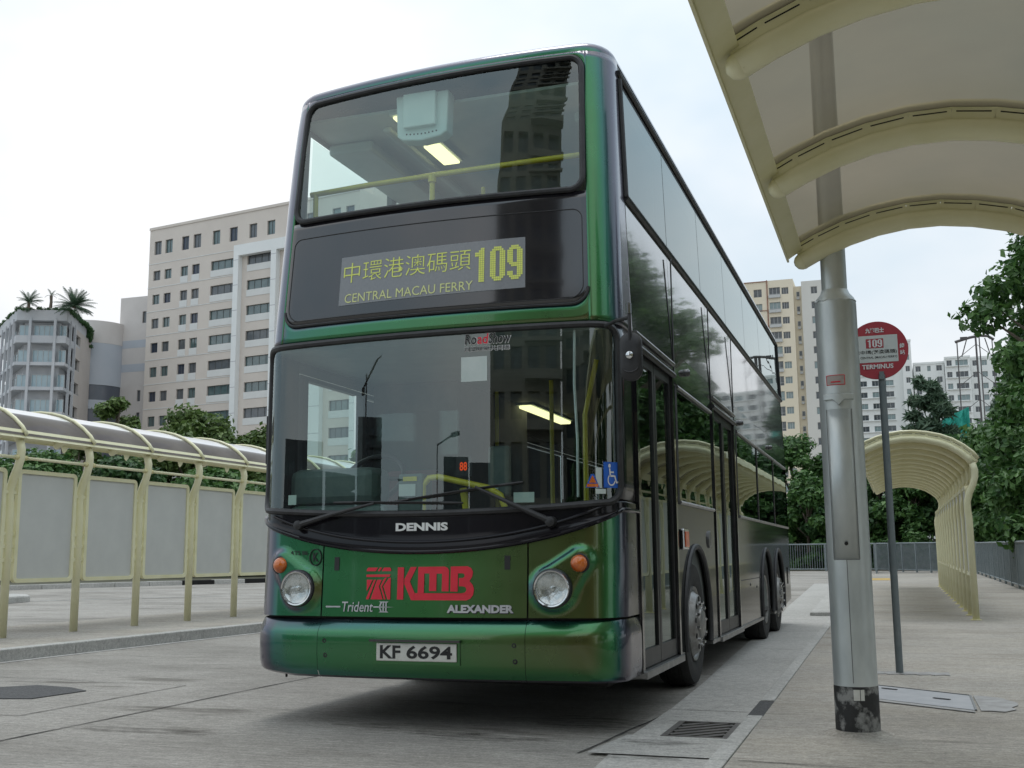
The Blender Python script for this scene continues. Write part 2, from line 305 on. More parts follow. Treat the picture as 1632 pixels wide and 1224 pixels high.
# ------------------------------------------------------------------ mesh helpers
class MB:
    def __init__(s): s.v = []; s.f = []; s.m = []
    def add(s, vs, fs, mi=0):
        k = len(s.v); s.v += [tuple(p) for p in vs]
        for f in fs: s.f.append(tuple(i+k for i in f)); s.m.append(mi)
    def box(s, c, d, mi=0, rz=0.0, R=None):
        x, y, z = d[0]/2, d[1]/2, d[2]/2
        P = [(-x,-y,-z),(x,-y,-z),(x,y,-z),(-x,y,-z),(-x,-y,z),(x,-y,z),(x,y,z),(-x,y,z)]
        if R is not None: P = [R @ Vector(p) for p in P]
        elif rz: P = [(p[0]*math.cos(rz)-p[1]*math.sin(rz), p[0]*math.sin(rz)+p[1]*math.cos(rz), p[2]) for p in P]
        s.add([(p[0]+c[0], p[1]+c[1], p[2]+c[2]) for p in P],
              [(0,3,2,1),(4,5,6,7),(0,1,5,4),(1,2,6,5),(2,3,7,6),(3,0,4,7)], mi); return s
    def bb(s, x0, x1, y0, y1, z0, z1, mi=0):
        return s.box(((x0+x1)/2, (y0+y1)/2, (z0+z1)/2), (x1-x0, y1-y0, z1-z0), mi)
    def tube(s, pts, r, n=10, mi=0, caps=True, closed=False):
        P = [Vector(p) for p in pts]; N = len(P)
        rs = r if isinstance(r, (list, tuple)) else [r]*N
        T = []
        for i in range(N):
            if closed: t = P[(i+1) % N]-P[i-1]
            else: t = P[min(i+1, N-1)]-P[max(i-1, 0)]
            T.append(t.normalized() if t.length > 1e-9 else Vector((0, 0, 1)))
        a = Vector((0, 0, 1)) if abs(T[0].z) < 0.9 else Vector((1, 0, 0))
        u = T[0].cross(a).normalized(); rings = []
        for i in range(N):
            u = (u - T[i]*u.dot(T[i]))
            u = u.normalized() if u.length > 1e-6 else T[i].orthogonal().normalized()
            w = T[i].cross(u)
            rings.append([P[i]+rs[i]*(math.cos(2*PI*k/n)*u+math.sin(2*PI*k/n)*w) for k in range(n)])
        vs = [p for rg in rings for p in rg]; fs = []
        for i in range(N if closed else N-1):
            j = (i+1) % N
            for k in range(n): fs.append((i*n+k, i*n+(k+1) % n, j*n+(k+1) % n, j*n+k))
        if caps and not closed:
            fs.append(tuple(range(n))[::-1]); fs.append(tuple((N-1)*n+k for k in range(n)))
        s.add(vs, fs, mi); return s
    def lathe(s, prof, n=24, mi=0, axis='z', c=(0, 0, 0), cap=True):
        vs = []
        for r, h in prof:
            for k in range(n):
                a = 2*PI*k/n; x, y = r*math.cos(a), r*math.sin(a)
                if axis == 'z': p = (x, y, h)
                elif axis == 'x': p = (h, x, y)
                else: p = (x, -h, y)          # height towards -y
                vs.append((p[0]+c[0], p[1]+c[1], p[2]+c[2]))
        fs = []
        for i in range(len(prof)-1):
            for k in range(n): fs.append((i*n+k, i*n+(k+1) % n, (i+1)*n+(k+1) % n, (i+1)*n+k))
        if cap:
            fs.append(tuple(range(n))[::-1]); fs.append(tuple((len(prof)-1)*n+k for k in range(n)))
        s.add(vs, fs, mi); return s
    def quad(s, a, b, c, d, mi=0): s.add([a, b, c, d], [(0, 1, 2, 3)], mi); return s
    def prism(s, poly, z0, z1, mi=0):
        n = len(poly); vs = [(p[0], p[1], z0) for p in poly]+[(p[0], p[1], z1) for p in poly]
        fs = [(i, (i+1) % n, n+(i+1) % n, n+i) for i in range(n)]+[tuple(range(n))[::-1], tuple(range(n, 2*n))]
        s.add(vs, fs, mi); return s
    def mesh(s, name, mats, smooth=False):
        me = bpy.data.meshes.new(name); me.from_pydata(s.v, [], s.f); me.validate(); 
        for q in (mats if isinstance(mats, (list, tuple)) else [mats]): me.materials.append(q)
        if len(me.polygons) == len(s.m): me.polygons.foreach_set('material_index', s.m)
        if smooth: me.polygons.foreach_set('use_smooth', [True]*len(me.polygons))
        me.update(); return me
    def build(s, name, mats, parent=None, smooth=False, fix=True, bevel=0.0, solid=0.0, weld=False):
        me = s.mesh(name, mats, smooth)
        if fix:
            bm = bmesh.new(); bm.from_mesh(me)
            if weld: bmesh.ops.remove_doubles(bm, verts=bm.verts, dist=1e-5)
            bmesh.ops.recalc_face_normals(bm, faces=bm.faces); bm.to_mesh(me); bm.free()
        o = bpy.data.objects.new(name, me); COL.objects.link(o)
        if parent is not None: o.parent = parent
        if solid:
            md = o.modifiers.new('solid', 'SOLIDIFY'); md.thickness = solid; md.offset = -1
        if bevel:
            md = o.modifiers.new('bevel', 'BEVEL'); md.width = bevel; md.segments = 2; md.limit_method = 'ANGLE'
        if smooth:
            try:
                me.set_sharp_from_angle(angle=math.radians(38))
            except Exception: pass
        return o
def inst(name, me, parent, loc=(0, 0, 0), rz=0.0):
    o = bpy.data.objects.new(name, me); COL.objects.link(o); o.parent = parent; o.location = loc; o.rotation_euler = (0, 0, rz); return o
def tag(o, label, cat=None, group=None, kind=None):
    o['label'] = label
    if cat: o['category'] = cat
    if group: o['group'] = group
    if kind: o['kind'] = kind
    return o
def thing(name, label, cat, loc=(0, 0, 0), rz=0.0, group=None):
    o = bpy.data.objects.new(name, None); COL.objects.link(o); o.empty_display_size = 0.2
    o.location = loc; o.rotation_euler = (0, 0, rz); return tag(o, label, cat, group)
def struct(o, label=None):
    o['kind'] = 'structure'
    if label: o['label'] = label
    return o
def copy_tree(o, parent=None):
    c = o.copy(); COL.objects.link(c); c.parent = parent
    for ch in list(o.children): copy_tree(ch, c)
    return c

_TX = {}
def text_geo(s, bold=0.0):
    """flat triangles of a line of text, scaled to the unit square"""
    k = (s, bold)
    if k in _TX: return _TX[k]
    cu = bpy.data.curves.new('tmp', 'FONT'); cu.body = s; cu.offset = bold; cu.resolution_u = 3; cu.fill_mode = 'FRONT'
    o = bpy.data.objects.new('tmp', cu); COL.objects.link(o)
    dg = bpy.context.evaluated_depsgraph_get()
    me = bpy.data.meshes.new_from_object(o.evaluated_get(dg))
    v = np.array([tuple(q.co)[:2] for q in me.vertices]); f = [tuple(p.vertices) for p in me.polygons]
    lo, hi = v.min(0), v.max(0); v = (v-lo)/(hi-lo)
    bpy.data.objects.remove(o); bpy.data.curves.remove(cu); bpy.data.meshes.remove(me)
    _TX[k] = (v, f); return _TX[k]
def add_text(mb, s, fn, x0, x1, z0, z1, bold=0.0, mi=0, slant=0.0):
    v, f = text_geo(s, bold)
    mb.add([fn(x0+(x1-x0)*(a+slant*b*(z1-z0)/(x1-x0)), z0+(z1-z0)*b) for a, b in v], f, mi)
def add_poly(mb, pts, fn, mi=0):
    t = tessellate_polygon([[Vector((p[0], p[1], 0)) for p in pts]])
    mb.add([fn(*p) for p in pts], [tuple(q) for q in t], mi)

# ------------------------------------------------------------------ ground
def GZ(y): return max(0.0, min(y, 130)-12)*0.0075
def kerb_x(y):       # inner edge of the kerb beside the bus
    return float(np.interp(y, [-30, -3, 1, 5.35, 9, 13.2, 20, 34, 60], [2.0, 1.87, 1.85, 1.80, 1.76, 1.72, 1.66, 1.5, 1.2]))
GY = [-400, -120, -60, -30, -12, 0, 12, 14, 18, 24, 32, 44, 60, 90, 130, 500]
GX = [-400, -120, -60, -30, -14, -6, 0, 6, 14, 30, 60, 120, 400]
mb = MB()
mb.add([(x, y, GZ(y)) for y in GY for x in GX],
       [(j*len(GX)+i, j*len(GX)+i+1, (j+1)*len(GX)+i+1, (j+1)*len(GX)+i) for j in range(len(GY)-1) for i in range(len(GX)-1)])
road = struct(mb.build('road', ROADM, fix=False), 'grey brushed concrete bus station road')
def strip(pts_l, pts_r, dz, mb, mi=0):
    n = len(pts_l)
    mb.add([(p[0], p[1], GZ(p[1])+dz) for p in pts_l]+[(p[0], p[1], GZ(p[1])+dz) for p in pts_r],
           [(i, n+i, n+i+1, i+1) for i in range(n-1)], mi)
# joints between the concrete slabs of the road (sealant strips)
def joint(pts, w, z=0.004, parent=None):
    mb = MB(); L = []; Rr = []
    for i, p in enumerate(pts):
        a = Vector(pts[max(i-1, 0)]); b = Vector(pts[min(i+1, len(pts)-1)]); t = (b-a).normalized()
        nrm = Vector((-t.y, t.x)); j = 1+0.35*math.sin(i*2.7+p[0]*5)
        L.append(Vector(p)+nrm*w/2*j); Rr.append(Vector(p)-nrm*w/2*j)
    strip(L, Rr, z, mb)
    return mb.build('joint', JOINT, parent, fix=False)
def seg(p, q, n=14, jit=0.006):
    return [(p[0]+(q[0]-p[0])*i/n+random.uniform(-jit, jit), p[1]+(q[1]-p[1])*i/n+random.uniform(-jit, jit)) for i in range(n+1)]
joint(seg((-2.25, -3.5), (-2.05, 12), 40), 0.016, parent=road)
joint(seg((-2.90, -0.12), (-2.88, 1.76), 12), 0.013, parent=road)
joint(seg((-2.90, -0.12), (-5.8, -0.30), 14), 0.012, parent=road)
joint(seg((-2.88, 1.76), (-5.8, 1.95), 14), 0.008, parent=road)
joint(seg((1.14, -0.48), (1.31, 1.22), 12), 0.016, parent=road)
joint(seg((1.31, 1.22), (1.84, 1.24), 8), 0.012, parent=road)

# oil stains on the road and the gutter
def stain_mat():
    mt, n, l, out = _new('oil_stain')
    tr = n.new('ShaderNodeBsdfTransparent'); df = n.new('ShaderNodeBsdfDiffuse'); df.inputs[0].default_value = (.055, .05, .043, 1)
    t = n.new('ShaderNodeTexCoord'); z = n.new('ShaderNodeTexNoise'); z.inputs['Scale'].default_value = 7; z.inputs['Detail'].default_value = 7; z.inputs['Roughness'].default_value = .7
    mp = n.new('ShaderNodeMapping'); mp.inputs['Scale'].default_value = (.5, 2.4, 1); l.new(t.outputs['Object'], mp.inputs[0]); l.new(mp.outputs[0], z.inputs['Vector'])
    r = n.new('ShaderNodeMapRange'); r.inputs['From Min'].default_value = .42; r.inputs['From Max'].default_value = .62; r.inputs['To Max'].default_value = .42
    l.new(z.outputs['Fac'], r.inputs['Value'])
    mx = n.new('ShaderNodeMixShader'); l.new(r.outputs[0], mx.inputs[0]); l.new(tr.outputs[0], mx.inputs[1]); l.new(df.outputs[0], mx.inputs[2]); l.new(mx.outputs[0], out.inputs[0]); return mt
STAIN = stain_mat()
for i, (sx, sy, ra, rb_, sz) in enumerate(((.02, .05, .55, .20, .006), (.45, -.15, .40, .13, .006), (1.47, -.12, .26, .10, .0205), (1.50, -.56, .20, .09, .0135), (-1.6, -.45, .5, .10, .006), (-3.4, -.9, .5, .14, .006), (.95, .6, .5, .25, .006))):
    mb = MB(); P_ = [(sx+ra*math.cos(q)*(1+.22*math.sin(3*q+i)+.12*math.sin(7*q+2*i)), sy+rb_*math.sin(q)*(1+.2*math.sin(4*q+i)), sz) for q in np.linspace(0, 2*PI, 37)[:-1]]
    mb.add(P_, [tuple(range(36))]); mb.build('oil_stain', STAIN, road, fix=False)
# gutter slab strip with a hole for the drain grate
gut = MB(); Z_G = 0.016
ys = [-30, -12, -3, -0.52]
def gx0(y): return float(np.interp(y, [-30, 2, 6.45, 10, 13.2, 16, 30], [1.5, 1.30, 1.10, 0.98, 0.88, 0.74, 0.3]))
strip([(gx0(y) if y > -1 else 1.47, y) for y in [-30, -12, -3, -0.52]], [(kerb_x(y)-0.001, y) for y in [-30, -12, -3, -0.52]], Z_G*0.6, gut)
strip([(1.30, 0.74), (1.30, 1.24)], [(1.846, 0.74), (1.846, 1.24)], Z_G, gut)
strip([(1.30, 0.12), (1.30, 0.74)], [(1.46, 0.12), (1.46, 0.74)], Z_G, gut)
strip([(1.20, -0.52), (1.27, 0.12)], [(1.856, -0.52), (1.85, 0.12)], Z_G, gut)
yy = [1.255, 3, 4.95]; strip([(gx0(y), y) for y in yy], [(kerb_x(y)-0.001, y) for y in yy], Z_G, gut)
yy = [4.965, 7, 9, 9.6]; strip([(gx0(y), y) for y in yy], [(kerb_x(y)-0.001, y) for y in yy], Z_G, gut)
yy = [9.615, 11, 13.2, 16, 20, 30]; strip([(gx0(y), y) for y in yy], [(kerb_x(y)-0.001, y) for y in yy], Z_G, gut)
gut = struct(gut.build('gutter', GUTTERM, fix=False), 'pale concrete drainage channel beside the kerb')
# drain grate
dg = thing('drain_grate', 'dark iron drain grate with slanting bars in the gutter', 'drain grate', (1.654, 0.43, 0.004))
MB().bb(-0.192, 0.192, -0.308, 0.308, -0.003, 0.0).build('pit_shade', HOLE_SHADE, dg)  # thin black plate painted as the unlit depth of the drain
fr = MB()
for a in ((-0.192, 0.192, -0.308, -0.283), (-0.192, 0.192, 0.283, 0.308), (-0.192, -0.155, -0.283, 0.283), (0.160, 0.192, -0.283, 0.283)):
    fr.bb(a[0], a[1], a[2], a[3], 0.0005, 0.014)
fr.build('frame', IRON, dg)
bars = []
for k in range(8):
    yc = -0.42+k*0.12
    p = Vector((-0.155, yc-0.16)); q = Vector((0.16, yc+0.16))
    def clip(t): return p+(q-p)*t
    t0, t1 = 0.0, 1.0
    d = q-p
    if d.y > 0:
        t0 = max(t0, (-0.283-p.y)/d.y); t1 = min(t1, (0.283-p.y)/d.y)
    if t1-t0 < 0.08: continue
    a, b = clip(t0), clip(t1); c = (a+b)/2; L = (b-a).length
    MB().box((c.x, c.y, 0.006), (L, 0.052, 0.011), rz=math.atan2(b.y-a.y, b.x-a.x)).build('bar', IRON, dg)

# kerb beside the bus: stones one by one
kerb = struct(MB().bb(1.86, 1.93, -8, -7.9, -0.05, 0.0).build('kerb', KERBM), 'pale concrete kerb flush with the pavement')
y = -6.2
while y < 34:
    L = 0.93
    if y < 1.02 < y+L: L = 1.02-y
    if abs(y-1.02) < 0.01: y = 1.80; continue
    w = 0.095
    y2 = y+L-0.008
    h = 0.030
    k0, k1 = kerb_x(y), kerb_x(y2); ang = math.atan2(k1-k0, y2-y)
    o = MB().prism([(k0, y), (k0+w, y), (k1+w, y2), (k1, y2)], GZ(y)-0.02, GZ(y)+h).build('kerb_stone', KERBM, kerb, bevel=0.006)
    y += L
tag(MB().prism([(1.842, 1.035), (1.942, 1.02), (1.940, 1.80), (1.836, 1.81)], 0.0, 0.021).build('asphalt_patch', ASPH), 'dark asphalt patch filling a missing kerb stone', 'road patch')

rk = MB(); P_ = [(1.36, 13.25), (1.83, 13.28), (1.77, 20), (1.6, 34), (.9, 34), (1.22, 20)]
rk.add([(x, y, GZ(y)+.0) for x, y in P_]+[(x, y, GZ(y)+.075) for x, y in P_], [(i, (i+1) % 6, 6+(i+1) % 6, 6+i) for i in range(6)]+[(6, 7, 8, 11), (11, 8, 9, 10)])
struct(rk.build('raised_kerb', KERBM, bevel=.01), 'raised concrete kerb edge starting behind the rear of the bus')
# pavement on the right
pv = MB(); yy = [-30, -6, -3, 0, 2, 5.35, 9, 12, 14, 16.5, 20, 26, 34, 42.5]
strip([(kerb_x(y)+0.101, y) for y in yy], [(40, y) for y in yy], 0.026, pv)
pave = struct(pv.build('pavement', PAVEM, fix=False), 'weathered concrete waiting platform beside the bus')
joint(seg((1.99, 5.9), (5.6, 6.2), 16), 0.01, z=0.030, parent=pave)
joint(seg((2.0, -0.62), (5.6, -0.9), 16), 0.010, z=0.030, parent=pave)
# far apron light strip and yellow tactile patch
tp = MB(); strip([(1.75, 33), (1.68, 35.5)], [(2.55, 33), (2.5, 35.5)], 0.031, tp)
tag(tp.build('tactile_paving', LINEY, fix=False), 'yellow tactile paving patch near the far railing', 'tactile paving')
vg = MB(); strip([(-60, 49.2), (-60, 75)], [(90, 49.2), (90, 75)], 0.02, vg); strip([(6.3, -40), (6.3, 49)], [(60, -40), (60, 49)], 0.035, vg)
struct(vg.build('verge', SOIL, fix=False), 'dark planted ground behind the railings')

# utility cover on the right pavement
uc = thing('utility_cover', 'grey rectangular utility cover with mortar edging on the pavement', 'utility cover', (2.95, 2.25, 0.030))
A = [(-0.36, 0.67), (0.30, 0.15), (0.29, -0.65), (-0.36, -.17)]
MB().prism([(p[0], p[1]) for p in A], 0.0, 0.003).build('plate', COVER, uc)
for a, b, w in ((A[0], A[1], 0.014), (A[1], A[2], 0.02)):
    v = Vector(b)-Vector(a); c = (Vector(a)+Vector(b))/2
    MB().box((c.x, c.y, 0.003), (v.length, w*.7, 0.010), rz=math.atan2(v.y, v.x)).build('rim', GALVD, uc)
MB().prism([(0.32, 0.17), (.40, .14), (0.50, 0.06), (.53, -.06), (0.58, -.18), (.57, -0.32), (.52, -.45), (.54, -.55), (0.46, -0.68), (.38, -.65), (0.32, -0.66)], 0.0, 0.003).build('mortar', PATCH, uc)
MB().prism([(-0.36, -.20), (0.28, -0.68), (0.28, -0.76), (-0.36, -0.30)], 0.0, 0.004).build('mortar', PATCH, uc)
for sx, sy in ((-0.25, 0.40), (0.10, -0.12)):
    MB().box((sx, sy, 0.008), (0.13, 0.022, 0.003), rz=-0.6).build('lifting_slot', HOLE_SHADE, uc)
# patch (old manhole) on the left of the road
tag(MB().prism([(-4.6, 0.95), (-4.13, 1.43), (-3.72, 1.36), (-3.44, 1.20), (-3.50, 0.66), (-3.72, 0.60), (-4.3, 0.66)], 0.0, 0.007).build('asphalt_patch', ASPH),
    'rough dark asphalt patch set in the concrete left of the bus', 'road patch')

# left platform with kerb stones
lk = lambda y: -6.10+(y-3.1)*0.036
yy = [-20, -5, 0, 3, 6, 9, 12, 16, 20, 26, 32]
pl = MB()
strip([(lk(y)-3.3, y) for y in yy], [(lk(y)-0.171, y) for y in yy], 0.128, pl)
for i in range(len(yy)-1):
    pl.quad((lk(yy[i])-3.3, yy[i], -0.05), (lk(yy[i+1])-3.3, yy[i+1], -0.05), (lk(yy[i+1])-3.3, yy[i+1], GZ(yy[i+1])+0.128), (lk(yy[i])-3.3, yy[i], GZ(yy[i])+0.128))
struct(pl.build('platform', PAVEM, fix=False), 'concrete island platform under the left shelter')
lkerb = struct(MB().bb(-6.3, -6.2, -14, -13.9, -0.05, 0.0).build('kerb', KERBM), 'raised concrete kerb of the left island platform')
y = -3.32
while y < 30:
    a, b = y, y+1.88
    MB().prism([(lk(a)-0.17, a), (lk(a), a), (lk(b-0.012), b-0.012), (lk(b-0.012)-0.17, b-0.012)], GZ(a)-0.03, GZ(a)+0.132).build('kerb_stone', KERBM, lkerb, bevel=0.012)
    y = b
kl = MB(); strip([(lk(y)+0.0, y) for y in yy], [(lk(y)+0.09, y) for y in yy], 0.005, kl)
struct(kl.build('road_marking', LINEW, fix=False), 'thin pale line along the foot of the left kerb')

# road beyond the left platform: lines, island, far kerb
def line(p, q, w, name, label, m=LINEW):
    v = (Vector(q)-Vector(p)).normalized(); nn = Vector((-v.y, v.x))*w/2; mb = MB()
    P = [Vector(p)+(Vector(q)-Vector(p))*i/8 for i in range(9)]
    strip([tuple(a+nn) for a in P], [tuple(a-nn) for a in P], 0.006, mb)
    return struct(mb.build(name, m, fix=False), label)
line((-18.6, 16.5), (-9.6, 25.4), 0.16, 'road_marking', 'long white line on the road behind the left shelter')
for k in range(7):
    p = Vector((-23.5, 21.3))+Vector((0.76, 0.66))*2.6*k
    line(tuple(p), tuple(p+Vector((0.76, 0.66))*1.0), 0.14, 'road_marking', 'short white dash on the far lane')
fk = struct(MB().bb(-40, -39.9, 15, 15.1, -0.05, 0).build('kerb', KERBM), 'far kerb of the road behind the left shelter')
d = Vector((0.535, 0.845)); p = Vector((-31.0, 15.5))
for k in range(22):
    a = p+d*1.25*k; b = a+d*1.235; nn = Vector((-d.y, d.x))
    dark = k in (13, 15, 17)  # black blocks painted as the shaded mouths of drain inlets
    MB().prism([tuple(a), tuple(b), tuple(b+nn*0.35), tuple(a+nn*0.35)], GZ(a.y)-0.02, GZ(a.y)+0.17).build('kerb_stone', HOLE_SHADE if dark else KERBM, fk, bevel=0.015)
fp = MB(); nn = Vector((-d.y, d.x))
q = [p+nn*0.36, p+d*27.5+nn*0.36, p+d*27.5+nn*14, p+nn*14]
fp.add([(v.x, v.y, GZ(v.y)+0.165) for v in q], [(0, 1, 2, 3)])
struct(fp.build('verge', SOIL), 'planted verge beyond the far kerb')
isl = MB().prism([(-21.5, 15.4), (-17.6, 15.1), (-17.9, 16.6), (-18.8, 17.5), (-22.5, 18.5)], 0.0, 0.20).build('traffic_island', KERBM, bevel=0.04)
struct(isl, 'low concrete traffic island on the road behind the left shelter')

# ------------------------------------------------------------------ the bus: shared surface
RKZ = [0.0, .67, 1.0, 1.5, 2.45, 2.76, 3.14, 3.52, 3.92, 4.14, 4.31, 4.6]
RKY = [0.0, 0.0, .02, .035, .05, .075, .110, .145, .190, .225, .260, .33]
def rake(z): return float(np.interp(z, RKZ, RKY))
def tum(z): return 1-.045*max(0.0, z-2.5)/1.7
A_C, A_T, A_E = 1.037, 1.392, 1.688
def plan(a):
    s = 1 if a >= 0 else -1; a = abs(a)
    if a <= A_C: return s*a, a*a/14
    if a <= A_T:
        ph = .148+(a-A_C)/.25
        return s*(1.0+.25*math.sin(ph)), .324-.25*math.cos(ph)
    return s*1.25, .324+(a-A_T)
def lift(x, z): return z+max(0.0, z-3.2)/1.1*(.034+.030*x)
def P3(a, z, off=0.0):
    x, y = plan(a); w = 1.0 if abs(a) <= A_T else max(0.0, (A_E-abs(a))/(A_E-A_T))
    p = Vector((x*tum(z), y+rake(z)*w, lift(x, z)))
    if off: p = p+N3(a, z)*off
    return p
def N3(a, z):
    e = 0.004
    t = P3(a+e, z)-P3(a-e, z); u = P3(a, z+e)-P3(a, z-e)
    n = t.cross(u); return n.normalized()
def a_of_x(x):
    s = 1 if x >= 0 else -1; X = abs(x)
    if X <= A_C: return x
    return s*(A_C+.25*(math.asin(min(1, (X-1.0)/.25))-.148))
def F(x, z, off=0.004): return tuple(P3(a_of_x(x), z, off))
ZTOP = 4.31
def sgrid(a0, a1, n=40, r=0.0, k=7):
    if r:
        e = [r*(1-math.cos(PI/2*i/k)) for i in range(k+1)]
        mid = list(np.linspace(a0+r, a1-r, n))[1:-1]
        return [a0+v for v in e]+mid+[a1-v for v in e[::-1]]
    return list(np.linspace(a0, a1, n))
def corner(a, a0, a1, r):
    dd = min(a-a0, a1-a)
    if dd >= r: return 0.0
    return r-math.sqrt(max(0.0, r*r-(r-dd)**2))
def patch(name, As, zlo, zhi, nz, m, parent, off=0.0, solid=0.02, offf=None, smooth=True, label=None):
    mb = MB(); V = []
    for a in As:
        l, h = zlo(a), zhi(a)
        for j in range(nz+1):
            z = l+(h-l)*j/nz
            V.append(P3(a, z, off+(offf(a, z) if offf else 0.0)))
    n = nz+1
    mb.add(V, [(i*n+j, (i+1)*n+j, (i+1)*n+j+1, i*n+j+1) for i in range(len(As)-1) for j in range(nz)])
    o = mb.build(name, m, parent, smooth=smooth, fix=False, solid=solid)
    if label: o['label'] = label
    return o
C = lambda v: (lambda a: v)

bus = thing('double_decker_bus', 'dark green double decker bus on route 109 parked facing the camera', 'bus')
def belt_bot(a): x = min(abs(a), 1.30); return 1.063+.112*x*x+.02*x**4
def ws_bot(a): x = min(abs(a), 1.30); return 1.315+.045*(x/1.15)**2

# lower green front: centre flap and two lamp panels
AS_E = sorted(set(list(np.linspace(0.70, A_E, 46))+[A_C, A_T]))
LX, LZ, IX, IZ = 0.857, 0.853, 1.012, 1.000
def pod(a, z):
    x = plan(abs(a))[0] if abs(a) <= A_T else 1.25
    d1 = math.hypot(x-LX, z-LZ)-0.135
    px, pz = IX-LX, IZ-LZ+0.02; t = max(0, min(1, ((x-LX)*px+(z-LZ)*pz)/(px*px+pz*pz)))
    d2 = math.hypot(x-LX-t*px, z-LZ-t*pz)-(0.135-0.060*t)
    dd = min(d1, d2)
    f = max(0.0, min(1.0, (0.022-dd)/0.044)); f = f*f*(3-2*f)
    fade = max(0.0, min(1.0, (1.16-x)/0.14)); fade = 0.35+0.65*fade
    return 0.034*f*fade
fp_ = patch('front_panel', sgrid(-0.690, 0.690, 40), C(.678), belt_bot, 10, PAINT, bus, solid=0)
for s in (-1, 1):
    patch('headlight_panel', sorted([s*a for a in AS_E]), C(.678), belt_bot, 34, PAINT, bus, offf=pod, solid=0)
patch('backing_panel', sgrid(-A_E, A_E, 60), C(.40), C(1.10), 4, UNDER, bus, off=-0.035)
# bumper in three pieces
def boff(a, z):
    return float(np.interp(z, [.30, .315, .36, .45, .545, .575, .60, .655, .664], [-.02, .010, .030, .038, .038, .034, .024, -.022, -.035])*(1-.72*max(0.0, min(1.0, (abs(a)-.95)/.40))))
bz = [.30, .307, .315, .335, .36, .40, .45, .50, .545, .56, .575, .59, .605, .63, .655, .661, .664]
def bump_piece(a0, a1, n):
    As = list(np.linspace(a0, a1, n)); mb = MB(); V = []
    for a in As:
        lift = 0.05*max(0, abs(a)-0.9)/0.5 if a < 0 else 0.0
        for z in bz: V.append(P3(a, z+lift*(0.664-z)/0.36, boff(a, z)))
    k = len(bz)
    mb.add(V, [(i*k+j, (i+1)*k+j, (i+1)*k+j+1, i*k+j+1) for i in range(len(As)-1) for j in range(k-1)])
    return mb.build('bumper', PAINT, bus, smooth=True, fix=False)
bumper = bump_piece(-0.694, 0.684, 44); bump_piece(-A_E, -0.697, 40); bump_piece(0.687, A_E, 40)
for x, z in ((-.645, .529), (-.637, .440), (.622, .519), (.627, .425)):
    MB().lathe([(0.0165, 0.0), (0.014, 0.006), (0.007, 0.006), (0.006, 0.001)], 12, axis='y', c=(x, P3(x, z, 0.034).y, z)).build('bolt', DARKALU, bus)
# black belt below the windscreen
belt = patch('windscreen_belt', sorted(set(sgrid(-A_E, A_E, 90))), belt_bot, ws_bot, 10, BELT, bus,
             offf=lambda a, z: 0.016*max(0, 1-abs((z-belt_bot(a))/(ws_bot(a)-belt_bot(a))-0.16)/0.16))
rb = MB(); rb.tube([P3(a, belt_bot(a)+0.012, 0.010) for a in sgrid(-A_E, A_E, 70)], 0.013, 8)
rb.tube([P3(a, belt_bot(a)+0.075+0.02*(a/1.2)**2, 0.005) for a in sgrid(-1.10, 1.18, 60)], 0.010, 8)
rb.build('belt_moulding', BELT, bus, smooth=True)
# lower windscreen
AW = 1.285; gsW = sgrid(-AW, AW, 46, 0.10)
ws = patch('windscreen', gsW, lambda a: ws_bot(a)+corner(a, -AW, AW, .10), lambda a: 2.468-corner(a, -AW, AW, .10), 16, WSGLASS, bus, solid=0)
def outline(As, lo, hi, off): return [P3(a, lo(a), off) for a in As]+[P3(a, hi(a), off) for a in As[::-1]]
MB().tube(outline(gsW, lambda a: ws_bot(a)+corner(a, -AW, AW, .10), lambda a: 2.468-corner(a, -AW, AW, .10), 0.004), 0.022, 8, closed=True).build('window_seal', RUBBER, bus, smooth=True)
for s in (-1, 1):
    patch('windscreen_pillar', sorted([s*a for a in np.linspace(1.255, A_E, 16)]), lambda a: ws_bot(a)+.0, C(2.50), 8, BELT, bus, off=-0.006)
# green band and upper surround
AU = 1.085
bl = lambda a: 2.605+corner(a, -AU, AU, .11)
patch('front_panel', sgrid(-AU, AU, 44, .11), C(2.485), bl, 3, PAINT, bus, label='green band between the two windscreens')
for s in (-1, 1):
    patch('corner_panel', sorted([s*a for a in np.linspace(AU, A_E, 26)]), C(2.485), C(ZTOP), 40, PAINT, bus)
TOPW = lambda a: 4.285-corner(a, -AU, AU, .10)
patch('front_panel', sgrid(-AU, AU, 44, .10), TOPW, C(ZTOP), 2, PAINT, bus, label='painted strip above the upper windscreen')
